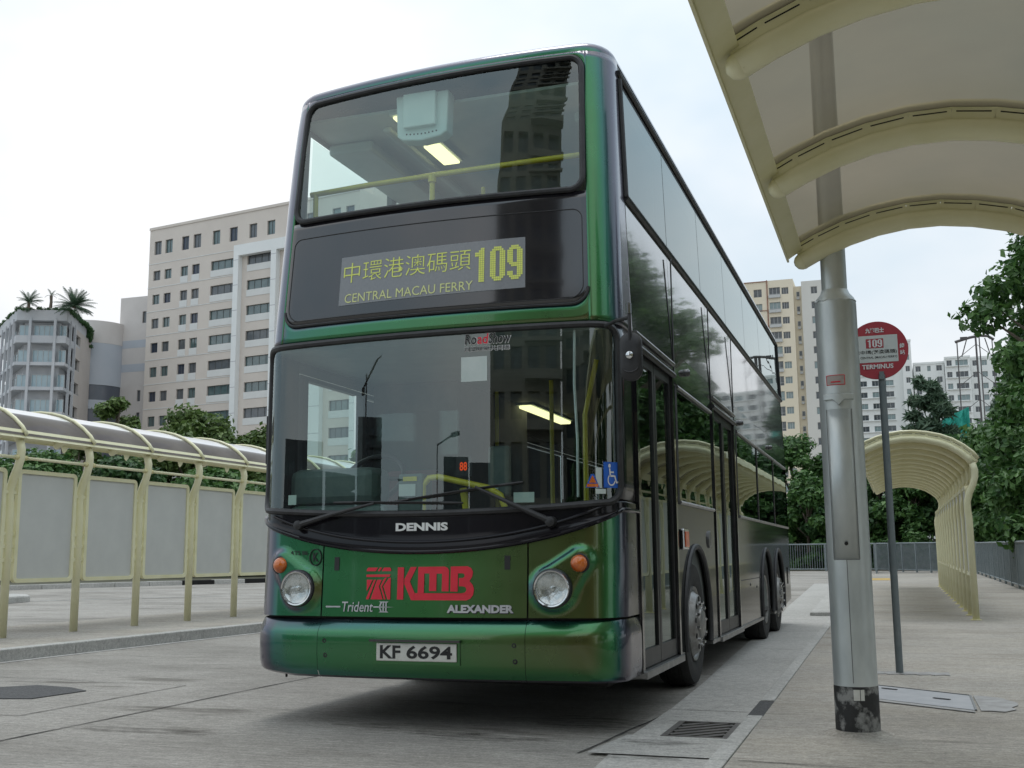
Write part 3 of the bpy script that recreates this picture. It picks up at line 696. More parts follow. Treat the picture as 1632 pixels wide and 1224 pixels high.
# black destination panel
dp = patch('destination_panel', sgrid(-AU, AU, 44, .11), bl, C(3.352), 16, BLACKGLOSS, bus)
MB().tube([P3(a, 2.640+corner(a, -1.055, 1.055, .10), .001) for a in sgrid(-1.055, 1.055, 30, .10)]+[P3(a, 3.235-corner(a, -1.055, 1.055, .06), .001) for a in sgrid(-1.055, 1.055, 30, .06)[::-1]], 0.0035, 5, closed=True).build('box_edge', RUBBER, dp)
MB().tube([P3(a, bl(a), 0.0) for a in sgrid(-AU, AU, 40, .11)], 0.010, 6).build('panel_seal', RUBBER, dp)
db = patch('destination_display', sgrid(-.642, .684, 26), lambda a: 2.722+.012*a, lambda a: 3.062+.012*a, 4, DISPBG, dp, off=0.003, solid=0)
DIG = {'1': ["....##..", "...###..", ".#####..", ".#####..", "...###..", "...###..", "...###..", "...###..", "...###..", "...###..", "...###..", "...###..", "...###..", "...###..", "...###..", "...###.."],
       '0': ["..####..", ".######.", "###..###", "###..###", "###..###", "###..###", "###..###", "###..###", "###..###", "###..###", "###..###", "###..###", "###..###", "###..###", ".######.", "..####.."],
       '9': ["..####..", ".######.", "###..###", "###..###", "###..###", "###..###", "###..###", "###..###", ".#######", "..######", ".....###", ".....###", "###..###", "###..###", ".######.", "..####.."]}
def dots(mb, txt, fn, x0, x1, z0, z1, gap=.12, adv=9):
    cw = (x1-x0)/(adv*len(txt)-1); chh = (z1-z0)/16
    for k, ch in enumerate(txt):
        for r_, row in enumerate(DIG[ch]):
            for c_, q in enumerate(row):
                if q != '#': continue
                a = x0+(k*adv+c_)*cw; b = z1-(r_+1)*chh
                mb.add([fn(a, b), fn(a+cw*(1-gap), b), fn(a+cw*(1-gap), b+chh*(1-gap)), fn(a, b+chh*(1-gap))], [(0, 1, 2, 3)])
t = MB(); dF = lambda x, z: F(x, z+.012*x, .006)
add_text(t, "中環港澳碼頭", dF, -.615, .318, 2.875, 3.015, -.010)
t.build('lettering', DISPY, db, fix=False)
for k_, ch_ in enumerate('109'):
    t = MB(); w_ = .333/26; dots(t, ch_, dF, .335+k_*9*w_, .335+k_*9*w_+8*w_, 2.782, 3.014); t.build('route_digit', DISPY, db, fix=False)['kind'] = 'stuff'
t = MB(); add_text(t, "CENTRAL MACAU FERRY", dF, -.595, .335, 2.735, 2.797, 0.0)
t.build('lettering', DISPE, db, fix=False)
# upper windscreen
GU = 1.065; gsU = sgrid(-GU, GU, 44, .09); ulo = lambda a: 3.362+corner(a, -GU, GU, .09); uhi = lambda a: 4.268-corner(a, -GU, GU, .09)
patch('windscreen', gsU, ulo, uhi, 18, WSGLASS, bus, solid=0, label='upper deck windscreen')
MB().tube(outline(gsU, ulo, uhi, 0.006), 0.020, 8, closed=True).build('window_seal', RUBBER, bus, smooth=True)

# roof
ring = [(plan(a)[0]*tum(ZTOP), P3(a, ZTOP).y) for a in sgrid(-A_E, A_E, 61)]
YR = 11.32
WT = 1.25*tum(ZTOP)
ring += [(WT, y) for y in np.linspace(.9, YR-.18, 14)]
ring += [(WT-.16+.16*math.cos(q), YR-.16+.16*math.sin(q)) for q in np.linspace(0, PI/2, 6)]
ring += [(-(WT-.16)-.16*math.sin(q), YR-.16+.16*math.cos(q)) for q in np.linspace(0, PI/2, 6)]
ring += [(-WT, y) for y in np.linspace(YR-.18, .9, 14)]
NR = len(ring); cx, cy = 0.0, (0.3+YR)/2
def inset(d):
    out = []
    for i in range(NR):
        a, b = Vector(ring[i-1]), Vector(ring[(i+1) % NR]); tt = (b-a).normalized(); nn = Vector((-tt.y, tt.x))
        out.append(Vector(ring[i])+nn*d)
    return out
rf = MB(); lv = []
for q in np.linspace(0, PI/2, 9): lv.append((.13*(1-math.cos(q)), ZTOP+.095*math.sin(q)))
lv += [(.35, ZTOP+.112), (.8, ZTOP+.125)]
V = []
for d0, z in lv:
    for p in inset(d0): V.append((p.x, p.y, lift(p.x, z)))
fs = [(l*NR+i, l*NR+(i+1) % NR, (l+1)*NR+(i+1) % NR, (l+1)*NR+i) for l in range(len(lv)-1) for i in range(NR)]
fs.append(tuple((len(lv)-1)*NR+i for i in range(NR)))
rf.add(V, fs); rf.build('roof', PAINT, bus, smooth=True)

# ---- sides.  side coordinates (y, z) on x = +-1.25*tum(z)
def Sx(y, z, s=1, off=0.0): return (s*(1.25*tum(z)+off), y, lift(s*1.25, z))
def side_patch(name, ysmp, zlo, zhi, nz, m, s, off=0.0, solid=0.02, label=None):
    mb = MB(); V = []
    for y in ysmp:
        l, h = zlo(y), zhi(y)
        for j in range(nz+1): V.append(Sx(y, l+(h-l)*j/nz, s, off))
    n = nz+1
    mb.add(V, [((i*n+j, (i+1)*n+j, (i+1)*n+j+1, i*n+j+1) if s > 0 else (i*n+j, i*n+j+1, (i+1)*n+j+1, (i+1)*n+j)) for i in range(len(ysmp)-1) for j in range(nz)])
    o = mb.build(name, m, bus, fix=False, solid=solid)
    if label: o['label'] = label
    return o
WY = [2.80, 7.98, 9.48]; ARC = .615; WZ = .50
def skirt_lo(y):
    z = .31+max(0, y-9.9)*0.06
    for c0 in WY:
        d0 = abs(y-c0)
        if d0 < ARC: z = max(z, WZ+math.sqrt(ARC*ARC-d0*d0))
    return z
def arcy(c0): return [c0+ARC*math.sin(q) for q in np.linspace(-PI/2, PI/2, 25)]
def arch(mb, c0, s, r=ARC, off=.004):
    mb.tube([Sx(c0+r*math.sin(q), max(WZ+r*math.cos(q), .31), s, off) for q in np.linspace(-PI/2-.3, PI/2+.3, 26)], .024, 8)
for s in (1, -1):
    # upper glazing
    side_patch('side_rail', [.60, YR-.05], C(4.185), C(ZTOP), 1, DARKALU, s, off=-.004)
    edges = [.66, 2.10, 3.72, 5.35, 6.98, 8.60, 10.1, 11.16]
    for i in range(len(edges)-1):
        a, b = edges[i]+.008, edges[i+1]-.008
        if s < 0: a, b = a+.03, b-.03
        side_patch('side_window', [a, b], C(3.445), C(4.180), 3, SIDEGLASS if s > 0 else CLEARGLASS, s, off=-.002, solid=0)
        if s < 0: MB().box((-1.235*tum(3.8), edges[i+1], 3.8), (.05, .09, .76), 0).build('window_post', INNER, bus)
    if s > 0:
        for i in range(len(edges)-1):
            MB().box((1.25*tum(3.8)-.05, edges[i], 3.8), (.05, .07, .76)).build('window_post', RUBBER, bus)
    for q_, r_ in (([Sx(.63, 3.41, s, .004), Sx(.63, 4.2, s, .004)], .022), ([Sx(.60, 4.235, s, .006), Sx(YR-.1, 4.235, s, .006)], .020),
                   ([Sx(.62, 3.41, s, .004), Sx(YR-.05, 3.41, s, .004)], .026), ([Sx(11.2, 3.41, s, .004), Sx(11.2, 4.22, s, .004)], .02)):
        MB().tube(q_, r_, 8).build('window_frame', DARKALU, bus, smooth=True)
    # middle panels
    pe = [.625, 2.06, 3.88, 5.42, 7.4, 9.4, YR-.16]
    for i in range(len(pe)-1):
        side_patch('side_panel', [pe[i]+.004, pe[i+1]-.004], C(2.455 if i in (0, 2) and s > 0 else 2.375), C(3.385), 4, SIDEGLASS if False else SIDEGLOSS, s)
    for y0 in pe[1:4]:
        MB().box((s*1.2505, y0, 2.9), (.008, .022, .92)).build('panel_seam', DARKALU, bus)
    # lower side
    if s > 0:
        spans = [(2.00, 3.88), (5.42, YR-.12)]; wins = [(2.12, 3.80), (5.56, 7.4), (7.42, 9.3), (9.32, 11.1)]
    else:
        spans = [(.64, YR-.12)]; wins = [(.70, 1.55), (1.66, 3.4), (3.5, 5.3), (5.4, 7.4), (7.5, 9.3), (9.4, 11.1)]
    for a, b in spans:
        yss = sorted(set([a, b]+[y for c0 in WY for y in arcy(c0) if a <= y <= b]+list(np.linspace(a, b, 12))))
        side_patch('skirt_panel', yss, skirt_lo, C(1.44), 6, SKIRT, s)
        side_patch('side_rail', [a, b], C(2.335), C(2.37), 1, DARKALU, s, off=-.006)
    for a, b in wins:
        side_patch('side_window', [a+.006, b-.006], C(1.455), C(2.325), 3, SIDEGLASS if s > 0 else (OPAQUEG if a > 1.6 else CLEARGLASS), s, off=-.003, solid=0)
        MB().box((s*1.225, a-.03, 1.89), (.06, .075, .9)).build('window_post', RUBBER, bus)
    for a, b in wins:
        MB().tube([Sx(a, 1.447, s, .006), Sx(b, 1.447, s, .006)], .016, 6).build('window_frame', ALU, bus, smooth=True); MB().tube([Sx(a, 2.345, s, .006), Sx(b, 2.345, s, .006)], .016, 6).build('window_frame', ALU, bus, smooth=True)
    for c0 in WY:
        ar = MB(); arch(ar, c0, s); ar.build('wheel_arch', RUBBER, bus, smooth=True)
    # front corner below window is covered by headlight panel; sill strip
    MB().bb(min(s*1.2, s*1.268), max(s*1.2, s*1.268), 3.42, 7.34, .285, .315).build('sill', ALU, bus)
    MB().bb(min(s*1.2, s*1.262), max(s*1.2, s*1.262), 8.62, 8.85, .285, .315).build('sill', ALU, bus)
    for pz in ((6.3, .72), (6.9, .68)):
        MB().lathe([(.016, 0), (.012, .006)], 8, axis='x', c=(s*1.25, pz[0], pz[1])).build('bolt', DARKALU, bus)
    MB().bb(min(s*1.24, s*1.253), max(s*1.24, s*1.253), 5.46, 7.34, .775, .783).build('panel_seam', RUBBER, bus)
# rear wall
rw = MB()
for zz in ((.5, 1.4), (1.4, 2.4), (2.4, 3.4), (3.4, 4.31)):
    w0, w1 = 1.25*tum(zz[0]), 1.25*tum(zz[1])
    rw.quad((-w0+.03, YR, zz[0]), (w0-.03, YR, zz[0]), (w1-.03, YR-.04, zz[1]), (-w1+.03, YR-.04, zz[1]))
rw.build('rear_panel', SKIRT, bus, solid=.03)
for s in (1, -1):
    cp = MB(); zs = np.linspace(.50, 4.31, 12)
    V = [(s*(1.25*tum(z)-.12+.12*math.cos(q)), YR-.12+.12*math.sin(q), z) for z in zs for q in np.linspace(0, PI/2, 6)]
    cp.add(V, [(i*6+j, i*6+j+1, (i+1)*6+j+1, (i+1)*6+j) for i in range(11) for j in range(5)])
    cp.build('corner_panel', SIDEGLOSS, bus, smooth=True, label=None) if False else cp.build('corner_panel', SIDEGLOSS, bus, smooth=True)
MB().bb(1.252, 1.262, 10.75, 10.80, .62, .86).build('marker_lamp', BLACKGLOSS, bus)
# doors
def door(y0, y1, leaves):
    dr = MB().bb(1.205, 1.244, y0, y1, 2.43, 2.475).build('door', DARKALU, bus)
    MB().bb(1.19, 1.262, y0-.055, y0+.0, .305, 2.455).build('door_post', BLACKGLOSS, dr)
    MB().bb(1.19, 1.262, y1, y1+.055, .305, 2.455).build('door_post', BLACKGLOSS, dr)
    MB().tube([(1.262, y0-.06, 2.50), (1.262, y1+.06, 2.50)], .016, 8).build('rain_channel', ALU, dr)
    MB().tube([(1.262, y0-.06, 2.415), (1.262, y1+.06, 2.415)], .022, 8).build('rain_channel', DARKALU, dr)
    MB().bb(1.13, 1.285, y0-.05, y1+.05, .270, .318).build('door_step', ALU, dr, bevel=.006)
    n = leaves; w = (y1-y0)/n
    for i in range(n):
        a, b = y0+i*w+.006, y0+(i+1)*w-.006
        lf = MB()
        fwid = .055
        lf.bb(1.212, 1.240, a, a+fwid, .325, 2.40); lf.bb(1.212, 1.240, b-fwid, b, .325, 2.40)
        lf.bb(1.212, 1.240, a+fwid, b-fwid, .325, .44); lf.bb(1.212, 1.240, a+fwid, b-fwid, 2.33, 2.40)
        lf.build('door_leaf', DARKALU, dr)
        MB().quad((1.226, a+fwid-.004, .43), (1.226, b-fwid+.004, .43), (1.226, b-fwid+.004, 2.34), (1.226, a+fwid-.004, 2.34)).build('glass', DOORGLASS, dr, fix=False)
        hb = MB(); hb.tube([(1.18, a+.10, .75), (1.14, a+.12, .78), (1.14, a+.14, 1.20), (1.14, b-.12, 1.23), (1.18, b-.10, 1.23)], .016, 8)
        hb.build('handrail', YELLOW, dr, smooth=True)
door(.70, 1.93, 2); door(3.95, 5.34, 2)
MB().bb(1.2, 1.25, .622, .642, .31, 2.47).build('door_post', BLACKGLOSS, bus)
# side marker, fuel flap, small lamps
ml = thing_ = MB().bb(1.25, 1.285, 2.10, 2.30, 1.085, 1.245).build('marker_lamp', CHROME, bus, bevel=.012)
MB().bb(1.284, 1.292, 2.125, 2.275, 1.105, 1.225).build('lens', ORANGE, ml, bevel=.004)
MB().lathe([(.075, 0), (.075, .012), (.068, .016)], 20, axis='x', c=(1.25, 3.49, 1.18)).build('filler_cap', ALU, bus)
for y0, z0 in ((2.55, 2.52), (5.9, 2.48), (8.9, 2.48)):
    MB().lathe([(.030, 0), (.030, .03), (.018, .045)], 12, axis='x', c=(1.25, y0, z0)).build('marker_lamp', BLACKGLOSS, bus, smooth=True)

# wheels
def wheel(y0, s, kind, inner=False):
    ox = s*1.235
    prof = [(.30, -.27), (.40, -.28), (.47, -.265), (.492, -.22), (.496, -.14), (.492, -.06), (.47, -.012), (.40, .0), (.33, -.012), (.29, -.03)]
    t = MB(); t.lathe([(r, s*h) for r, h in prof], 40, axis='x', c=(ox, y0, .496), cap=False)
    for k in (-.20, -.14, -.08): t.lathe([(.4975, s*(k-.008)), (.490, s*k), (.4975, s*(k+.008))], 40, axis='x', c=(ox, y0, .496), cap=False)
    w = t.build('wheel', TYRE, bus, smooth=True)
    rm = MB()
    if kind == 'front':
        pr = [(.30, -.05), (.295, -.01), (.275, -.02), (.265, -.04), (.225, .02), (.215, .028), (.12, .034), (.115, .05), (.095, .062), (.0, .066)]
    elif kind == 'drive':
        pr = [(.30, -.05), (.295, -.01), (.275, -.02), (.262, -.10), (.235, -.17), (.13, -.175), (.125, -.06), (.10, -.045), (.0, -.04)]
    else:
        pr = [(.30, -.05), (.295, -.01), (.275, -.02), (.262, -.03), (.225, .03), (.215, .038), (.12, .042), (.105, .055), (.0, .06)]
    rm.lathe([(r, s*h) for r, h in pr], 40, axis='x', c=(ox, y0, .496), cap=False)
    rm.build('rim', STEEL, w, smooth=True)
    xr = {'front': .030, 'drive': -.172, 'tag': .040}[kind]
    nt = MB(); hl = MB()
    for k in range(10):
        q = 2*PI*k/10+.15
        nt.lathe([(.014, 0), (.014, s*.025), (.008, s*.030)], 6, axis='x', c=(ox+s*xr, y0+.166*math.cos(q), .496+.166*math.sin(q)))
        q += PI/10
        hl.lathe([(.022, 0), (.0215, s*.004)], 10, axis='x', c=(ox+s*(xr-.0005), y0+.198*math.cos(q), .496+.198*math.sin(q)))
    nt.build('wheel_nuts', CHROME, w); hl.build('vent_holes', HOLE_SHADE, w)
for s in (1, -1):
    wheel(WY[0], s, 'front'); wheel(WY[1], s, 'drive'); wheel(WY[2], s, 'tag')
# underbody
ub = MB()
ub.bb(-1.18, 1.18, .42, 2.1, .30, .40); ub.bb(-1.18, 1.18, 3.5, 7.3, .30, .40); ub.bb(-1.15, 1.15, 10.2, YR-.1, .45, .6)
ub.bb(-.86, .86, 2.1, 3.5, .34, .5); ub.bb(-.86, .86, 7.3, 10.2, .34, .6)
ub.add([(-.45, .16, .36), (1.15, .20, .36), (1.15, 1.9, .36), (-.45, 1.9, .36), (-.05, .40, .255), (1.08, .42, .245), (1.08, 1.8, .245), (-.05, 1.8, .255)], [(0, 1, 2, 3), (7, 6, 5, 4), (0, 4, 5, 1), (1, 5, 6, 2), (2, 6, 7, 3), (3, 7, 4, 0)])
ub.build('chassis', UNDER, bus)
MB().tube([(-1.00, .14, .40), (-.985, .12, .285)], .007, 6).build('tow_pin', UNDER, bus)
ww = MB()
for s in (1, -1):
    for c0 in WY: ww.bb(min(s*.86, s*.9), max(s*.86, s*.9), c0-.62, c0+.62, .35, 1.2); ww.bb(min(s*.88, s*1.235), max(s*.88, s*1.235), c0-.62, c0+.62, 1.14, 1.16)
ww.build('wheel_housing', UNDER, bus)

# interior
ii = MB(); ii.bb(-1.22, 1.22, .60, YR-.05, .36, .40); ii.bb(-1.20, 1.20, .45, YR-.05, 2.545, 2.60)
ii.build('deck_floor', FLOORIN, bus)
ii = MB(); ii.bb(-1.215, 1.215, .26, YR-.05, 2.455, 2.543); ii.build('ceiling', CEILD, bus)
ii = MB(); ii.bb(-1.17, 1.17, .50, YR-.06, 4.215, 4.235)
ii.build('ceiling', CEIL, bus)
ii = MB(); ii.bb(-1.17, -.80, .9, YR-.1, 4.12, 4.204); ii.bb(.80, 1.17, .9, YR-.1, 4.12, 4.204); ii.bb(-.62, -.55, .7, 9, 4.16, 4.204)
ii.build('ceiling_duct', CEIL, bus, bevel=.02)
ii = MB()
for s in (1, -1):
    ii.bb(min(s*1.19, s*1.21), max(s*1.19, s*1.21), .66, YR-.05, .40, 1.44); ii.bb(min(s*1.175, s*1.195), max(s*1.175, s*1.195), .62, YR-.05, 2.60, 3.42)
ii.bb(-1.15, 1.15, YR-.06, YR-.05, .4, 4.2)
ii.build('interior_lining', INNER, bus)
MB().bb(-1.0, 1.0, .30, .44, 2.60, 3.30).build('display_housing', UNDER, bus)
# ceiling lamps
for y0, y1, x0, x1, z in ((.5, .93, -.44, -.31, 4.196), (1.10, 1.52, -.46, -.32, 4.196), (3.2, 3.9, -.46, -.32, 4.196)):
    lm = MB().bb(x0-.02, x1+.02, y0-.02, y1+.02, z-.012, z+.008).build('ceiling_lamp', CEIL, bus); MB().bb(x0, x1, y0, y1, z-.035, z-.0125).build('tube', LAMP, lm, bevel=.01)
for y0, y1, x0, x1, z in ((3.30, 4.65, -.44, -.32, 2.44),):
    lm = MB().bb(x0-.02, x1+.02, y0-.02, y1+.02, z-.005, z+.013).build('ceiling_lamp', CEIL, bus); MB().bb(x0, x1, y0, y1, z-.035, z-.0055).build('tube', LAMP, lm, bevel=.01)
# vent box in the upper windscreen
vb = MB(); vp = [(-.335, 3.955), (-.29, 3.925), (-.15, 3.908), (-.01, 3.925), (.040, 3.955), (.055, 4.255), (-.345, 4.255)]
vb.add([(x, .35, z) for x, z in vp]+[(x, .47, z) for x, z in vp], [(0, 1, 2, 3, 4, 5, 6), (13, 12, 11, 10, 9, 8, 7)]+[(i, 7+i, 7+(i+1) % 7, (i+1) % 7) for i in range(7)])
vb = vb.build('vent_box', HATCH, bus, bevel=.012)
MB().bb(-.275, -.030, .315, .348, 4.00, 4.25).build('cover', HATCH, vb, bevel=.008)
for k in range(9): MB().lathe([(.006, 0), (.005, .003)], 8, axis='y', c=(-.26+.028*k, .349, 3.965-.008*math.sin(k*.39))).build('vent_hole', HOLE_SHADE, vb)
# upper deck rail
yr = MB(); yr.tube([(-1.10, .52, 3.675), (-.6, .50, 3.690), (0, .49, 3.70), (.6, .50, 3.712), (1.10, .52, 3.722)], .020, 10)
yr.tube([(-.125, .49, 3.695), (-.125, .49, 3.30)], .020, 10); yr.tube([(-.125, .49, 3.70), (-.125, .49, 3.645)], .030, 10)
yr.tube([(.16, .75, 3.66), (.16, .75, 3.2)], .016, 8)
for x in (-1.06, 1.06): yr.tube([(x, .52, 3.68), (x, .52, 3.34)], .020, 8)
yr.build('handrail', YELLOW, bus, smooth=True)
# seats: first rows on both decks
def seat(x, y, zf, h=1.0):
    st = MB().bb(x-.21, x+.21, y-.22, y+.22, zf+.40, zf+.48).build('seat', SEATM, bus, bevel=.03)
    MB().box((x, y+.24, zf+.75), (.42, .07, .62), R=Matrix.Rotation(-.15, 3, 'X')).build('backrest', SEATM, st, bevel=.025)
    g = MB(); g.tube([(x-.16, y+.30, zf+1.02), (x-.12, y+.32, zf+1.09), (x+.12, y+.32, zf+1.09), (x+.16, y+.30, zf+1.02)], .014, 8); g.build('grab_rail', YELLOW, st, smooth=True)
    MB().bb(x-.03, x+.03, y-.1, y+.1, zf, zf+.40).build('pedestal', UNDER, st)
for y in (1.15, 1.95, 2.75, 3.55, 4.35):
    for x in (-.93, -.47, .50, .95): seat(x, y, 2.60)
for y in (3.3, 4.2, 5.8, 6.6):
    for x in (-.95, -.50): seat(x, y, .40)
for y in (6.0, 6.8):
    for x in (.52, .97): seat(x, y, .40)
MB().bb(-1.2, -.46, 1.80, 3.60, .40, 2.452).build('stair_enclosure', FLOORIN, bus)
# driver's cab
d0 = MB(); d0.bb(-1.15, -.40, .35, .75, 1.05, 1.40); d0.build('dashboard', DASH, bus, bevel=.05)
bi = MB(); bi.prism([(-1.17, .40), (-.50, .36), (-.47, .62), (-1.15, .66)], 1.40, 1.655); bi.build('instrument_binnacle', DASH, bus, bevel=.06)
MB().bb(-1.17, 1.17, .16, .48, 1.22, 1.30).build('dashboard', DASH, bus, bevel=.03)
sw = MB(); R_ = Matrix.Rotation(.9, 3, 'X'); sw.tube([Vector((-.72, .82, 1.60))+R_ @ Vector((.23*math.cos(q), .23*math.sin(q), 0)) for q in np.linspace(0, 2*PI, 29)[:-1]], .018, 8, closed=True)
sw.tube([(-.72, .82, 1.60), (-.72, .70, 1.35)], .03, 8); sw.tube([Vector((-.72, .82, 1.6))-R_ @ Vector((.22, 0, 0)), Vector((-.72, .82, 1.6))+R_ @ Vector((.22, 0, 0))], .016, 6)
sw.build('steering_wheel', RUBBER, bus, smooth=True)
st = MB().bb(-1.0, -.5, 1.15, 1.6, .9, 1.0).build('driver_seat', SEATM, bus, bevel=.03); MB().bb(-.98, -.52, 1.55, 1.66, 1.0, 1.72).build('backrest', SEATM, st, bevel=.04)
MB().bb(-1.2, -.42, 1.72, 1.75, .4, 2.2).build('cab_partition', CLEARGLASS, bus)
MB().bb(-.44, -.41, .9, 1.75, .4, 1.35).build('cab_door', INNER, bus)
fb = MB().bb(-.34, -.16, .42, .60, 1.15, 1.60).build('fare_box', DASH, bus, bevel=.015)
MB().bb(-.33, -.21, .413, .4185, 1.45, 1.53).build('label', SIGNWHITE, fb); MB().bb(-.30, -.20, .413, .4185, 1.55, 1.58).build('label', YELLOW, fb)
rd = MB().bb(.18, .34, .75, .82, 1.45, 1.80).build('card_reader', DASH, bus, bevel=.02)
MB().bb(.22, .26, .742, .749, 1.47, 1.51).build('label', SIGNWHITE, rd)
di = MB().bb(-.075, .045, .805, .84, 1.60, 1.74).build('indicator_display', RUBBER, bus)
mb = MB(); add_text(mb, '88', lambda a, b: (a, .803, b), -.045, .010, 1.64, 1.70, .02); mb.build('lettering', lamp_mat('red_digits', (1.0, .10, .02), .6), di, fix=False)
yl = MB(); yl.tube([(-.17, .45, 1.30), (-.17, .45, 1.52), (-.13, .46, 1.57), (-.06, .46, 1.575), (.30, .46, 1.49), (.38, .46, 1.44), (.41, .46, 1.35)], .022, 10)
yl.tube([(.08, .55, 1.50), (.12, .55, 1.25)], .026, 8)
yl.tube([(.84, .9, .9), (.84, .9, 2.0), (.93, .9, 2.38)], .018, 8); yl.tube([(.30, 1.9, .4), (.30, 1.9, 2.42)], .018, 8); yl.tube([(-.30, 2.3, .4), (-.30, 2.3, 2.42)], .018, 8)
yl.tube([(.45, 1.05, .4), (.45, 1.05, 1.25), (.95, 1.05, 1.25), (.95, 1.05, .4)], .018, 8)
yl.build('handrail', YELLOW, bus, smooth=True)
cbl = MB(); cbl.tube([P3(.99, 2.44, -.03), P3(.985, 2.1, -.03), P3(1.0, 1.75, -.03), P3(1.0, 1.4, -.03)], .009, 6); cbl.build('cable', SILVER, bus, smooth=True)

# ---- front lamps
for s in (-1, 1):
    y0 = P3(s*LX, LZ).y-.062; ctr = (s*LX, y0, LZ)
    h = MB().lathe([(.112, -.05), (.112, .006), (.107, .014), (.099, .011), (.095, .000), (.095, -.008)], 40, axis='y', c=ctr, cap=False).build('headlight', CHROME, bus, smooth=True)
    MB().lathe([(.119, -.05), (.119, .000), (.112, .004)], 40, axis='y', c=ctr, cap=False).build('seal', RUBBER, h, smooth=True)
    MB().lathe([(.095, .0), (.08, .014), (.055, .025), (.03, .030), (.001, .032)], 36, axis='y', c=ctr, cap=False).build('lens', glass('headlight_glass', (.93, .94, .94), 1.5), h, smooth=True)
    MB().lathe([(.0955, -.001), (.080, -.012), (.058, -.019), (.034, -.0225), (.018, -.023), (.014, -.012), (.001, -.010)], 36, axis='y', c=ctr, cap=False).build('reflector', LENS, h, smooth=True)
    yi = P3(s*IX, IZ).y-.028; ci = (s*IX, yi, IZ)
    h = MB().lathe([(.062, -.02), (.062, .004), (.055, .008), (.052, .0)], 28, axis='y', c=ci, cap=False).build('indicator_lamp', RUBBER, bus, smooth=True)
    MB().lathe([(.053, 0), (.050, .016), (.040, .030), (.022, .040), (.001, .043)], 28, axis='y', c=ci, cap=False).build('lens', AMBER, h, smooth=True)
# flap slots, seams
for x in (-.591, .567):
    mb = MB(); add_poly(mb, [(x-.018, .965), (x+.018, .965), (x+.018, 1.05), (x-.018, 1.05)], lambda a, b: F(a, b, .003)); mb.build('flap_slot', BLACKPRINT, fp_)
# lettering on the front
def kx(X): return -.159+((560+X/5.83)-633)*(.519/124)
def kz(Y): return .985-((890+Y/5.83)-904)*(.204/53)
KM = [[(437,85),(497,85),(497,385),(437,385)],
      [(503,195),(560,82),(618,82),(556,217),(604,325),(604,390),(572,390),(503,240)],
      [(604.5,325),(1040,325),(1066,318),(1080,295),(1070,270),(1045,262),(1010,262),(1010,186),(1045,186),(1062,170),(1055,148),(1040,143),(1000,143),(1000,310),(933,310),(933,80),(1085,78),(1118,95),(1135,130),(1130,170),(1105,215),(1135,250),(1147,290),(1140,340),(1115,375),(1080,390),(604.5,390)],
      [(632,82),(880,80),(905,92),(918,118),(918,308),(855,308),(855,145),(805,145),(805,305),(738,305),(738,143),(690,143),(690,324.5),(632,324.5)]]
EM = [[(132,120),(135,98),(150,86),(245,86),(222,120)],[(262,86),(285,86),(262,120),(240,120)],[(302,86),(360,86),(372,98),(372,120),(280,120)],
      [(132,152),(368,150),(360,174),(132,175)],
      [(137,200),(195,200),(140,310)],[(207,200),(228,200),(160,384),(137,384),(137,372)],[(240,200),(285,200),(258,262),(300,384),(180,384)],
      [(300,200),(322,180),(335,180),(290,262),(330,384),(312,384),(272,262)],[(350,190),(372,180),(372,384),(345,384),(303,262)]]
mb = MB()
for pl_ in KM: add_poly(mb, pl_, lambda X, Y: F(kx(X), kz(Y), .004))
mb.build('lettering', REDPAINT, fp_, fix=False)
mb = MB()
for pl_ in EM: add_poly(mb, pl_, lambda X, Y: F(kx(X), kz(Y), .004))
mb.build('emblem', REDPAINT, fp_, fix=False)
def letter(txt, m, parent, x0, x1, z0, z1, bold, off=.006, slant=0.0, shadow=False):
    if shadow:  # black offset copy drawn as a drop shadow behind the letters
        mb = MB(); add_text(mb, txt, lambda a, b: F(a, b, off-.003), x0+.004, x1+.004, z0-.005, z1-.005, bold+.012, slant=slant); mb.build('lettering', BLACKPRINT, parent, fix=False)
    mb = MB(); add_text(mb, txt, lambda a, b: F(a, b, off), x0, x1, z0, z1, bold, slant=slant)
    return mb.build('lettering', m, parent, fix=False)
letter("DENNIS", WHITEPRINT, belt, -.168, .186, 1.207, 1.258, .045, .012)
letter("ALEXANDER", SILVER, fp_, .186, .610, .706, .754, .05, .006, shadow=True)
letter("Trident", SILVER, fp_, -.545, -.318, .708, .770, .006, slant=.12)
mb = MB(); tf = lambda a, b: F(a, b, .006)
add_poly(mb, [(-.660, .7385), (-.655, .733), (-.55, .734), (-.55, .743), (-.655, .743)], tf)
add_poly(mb, [(-.312, .734), (-.165, .7385), (-.312, .743)], tf)
add_poly(mb, [(-.272, .7435), (-.262, .7435), (-.252, .766), (-.215, .766), (-.205, .772), (-.275, .772), (-.262, .766)], tf)
add_poly(mb, [(-.272, .7335), (-.262, .7335), (-.252, .712), (-.215, .712), (-.205, .706), (-.275, .706), (-.262, .712)], tf)
for x in (-.247, -.228): add_poly(mb, [(x, .7425), (x+.009, .7415), (x+.009, .7655), (x, .7655)], tf); add_poly(mb, [(x, .7125), (x+.009, .7125), (x+.009, .7355), (x, .7345)], tf)
mb.build('emblem', SILVER, fp_, fix=False)
hp = [o for o in bus.children if o.name.startswith('headlight_panel')]
mb = MB(); add_text(mb, "ATS 86", tf, -.955, -.815, 1.065, 1.092, .01); add_text(mb, "K", tf, -.775, -.732, 1.022, 1.080, .01)
mb.tube([tf(-.754+.044*math.cos(q), 1.050+.052*math.sin(q)) for q in np.linspace(0, 2*PI, 33)[:-1]], .0035, 5, closed=True)
mb.build('lettering', BLACKPRINT, hp[0], fix=False)
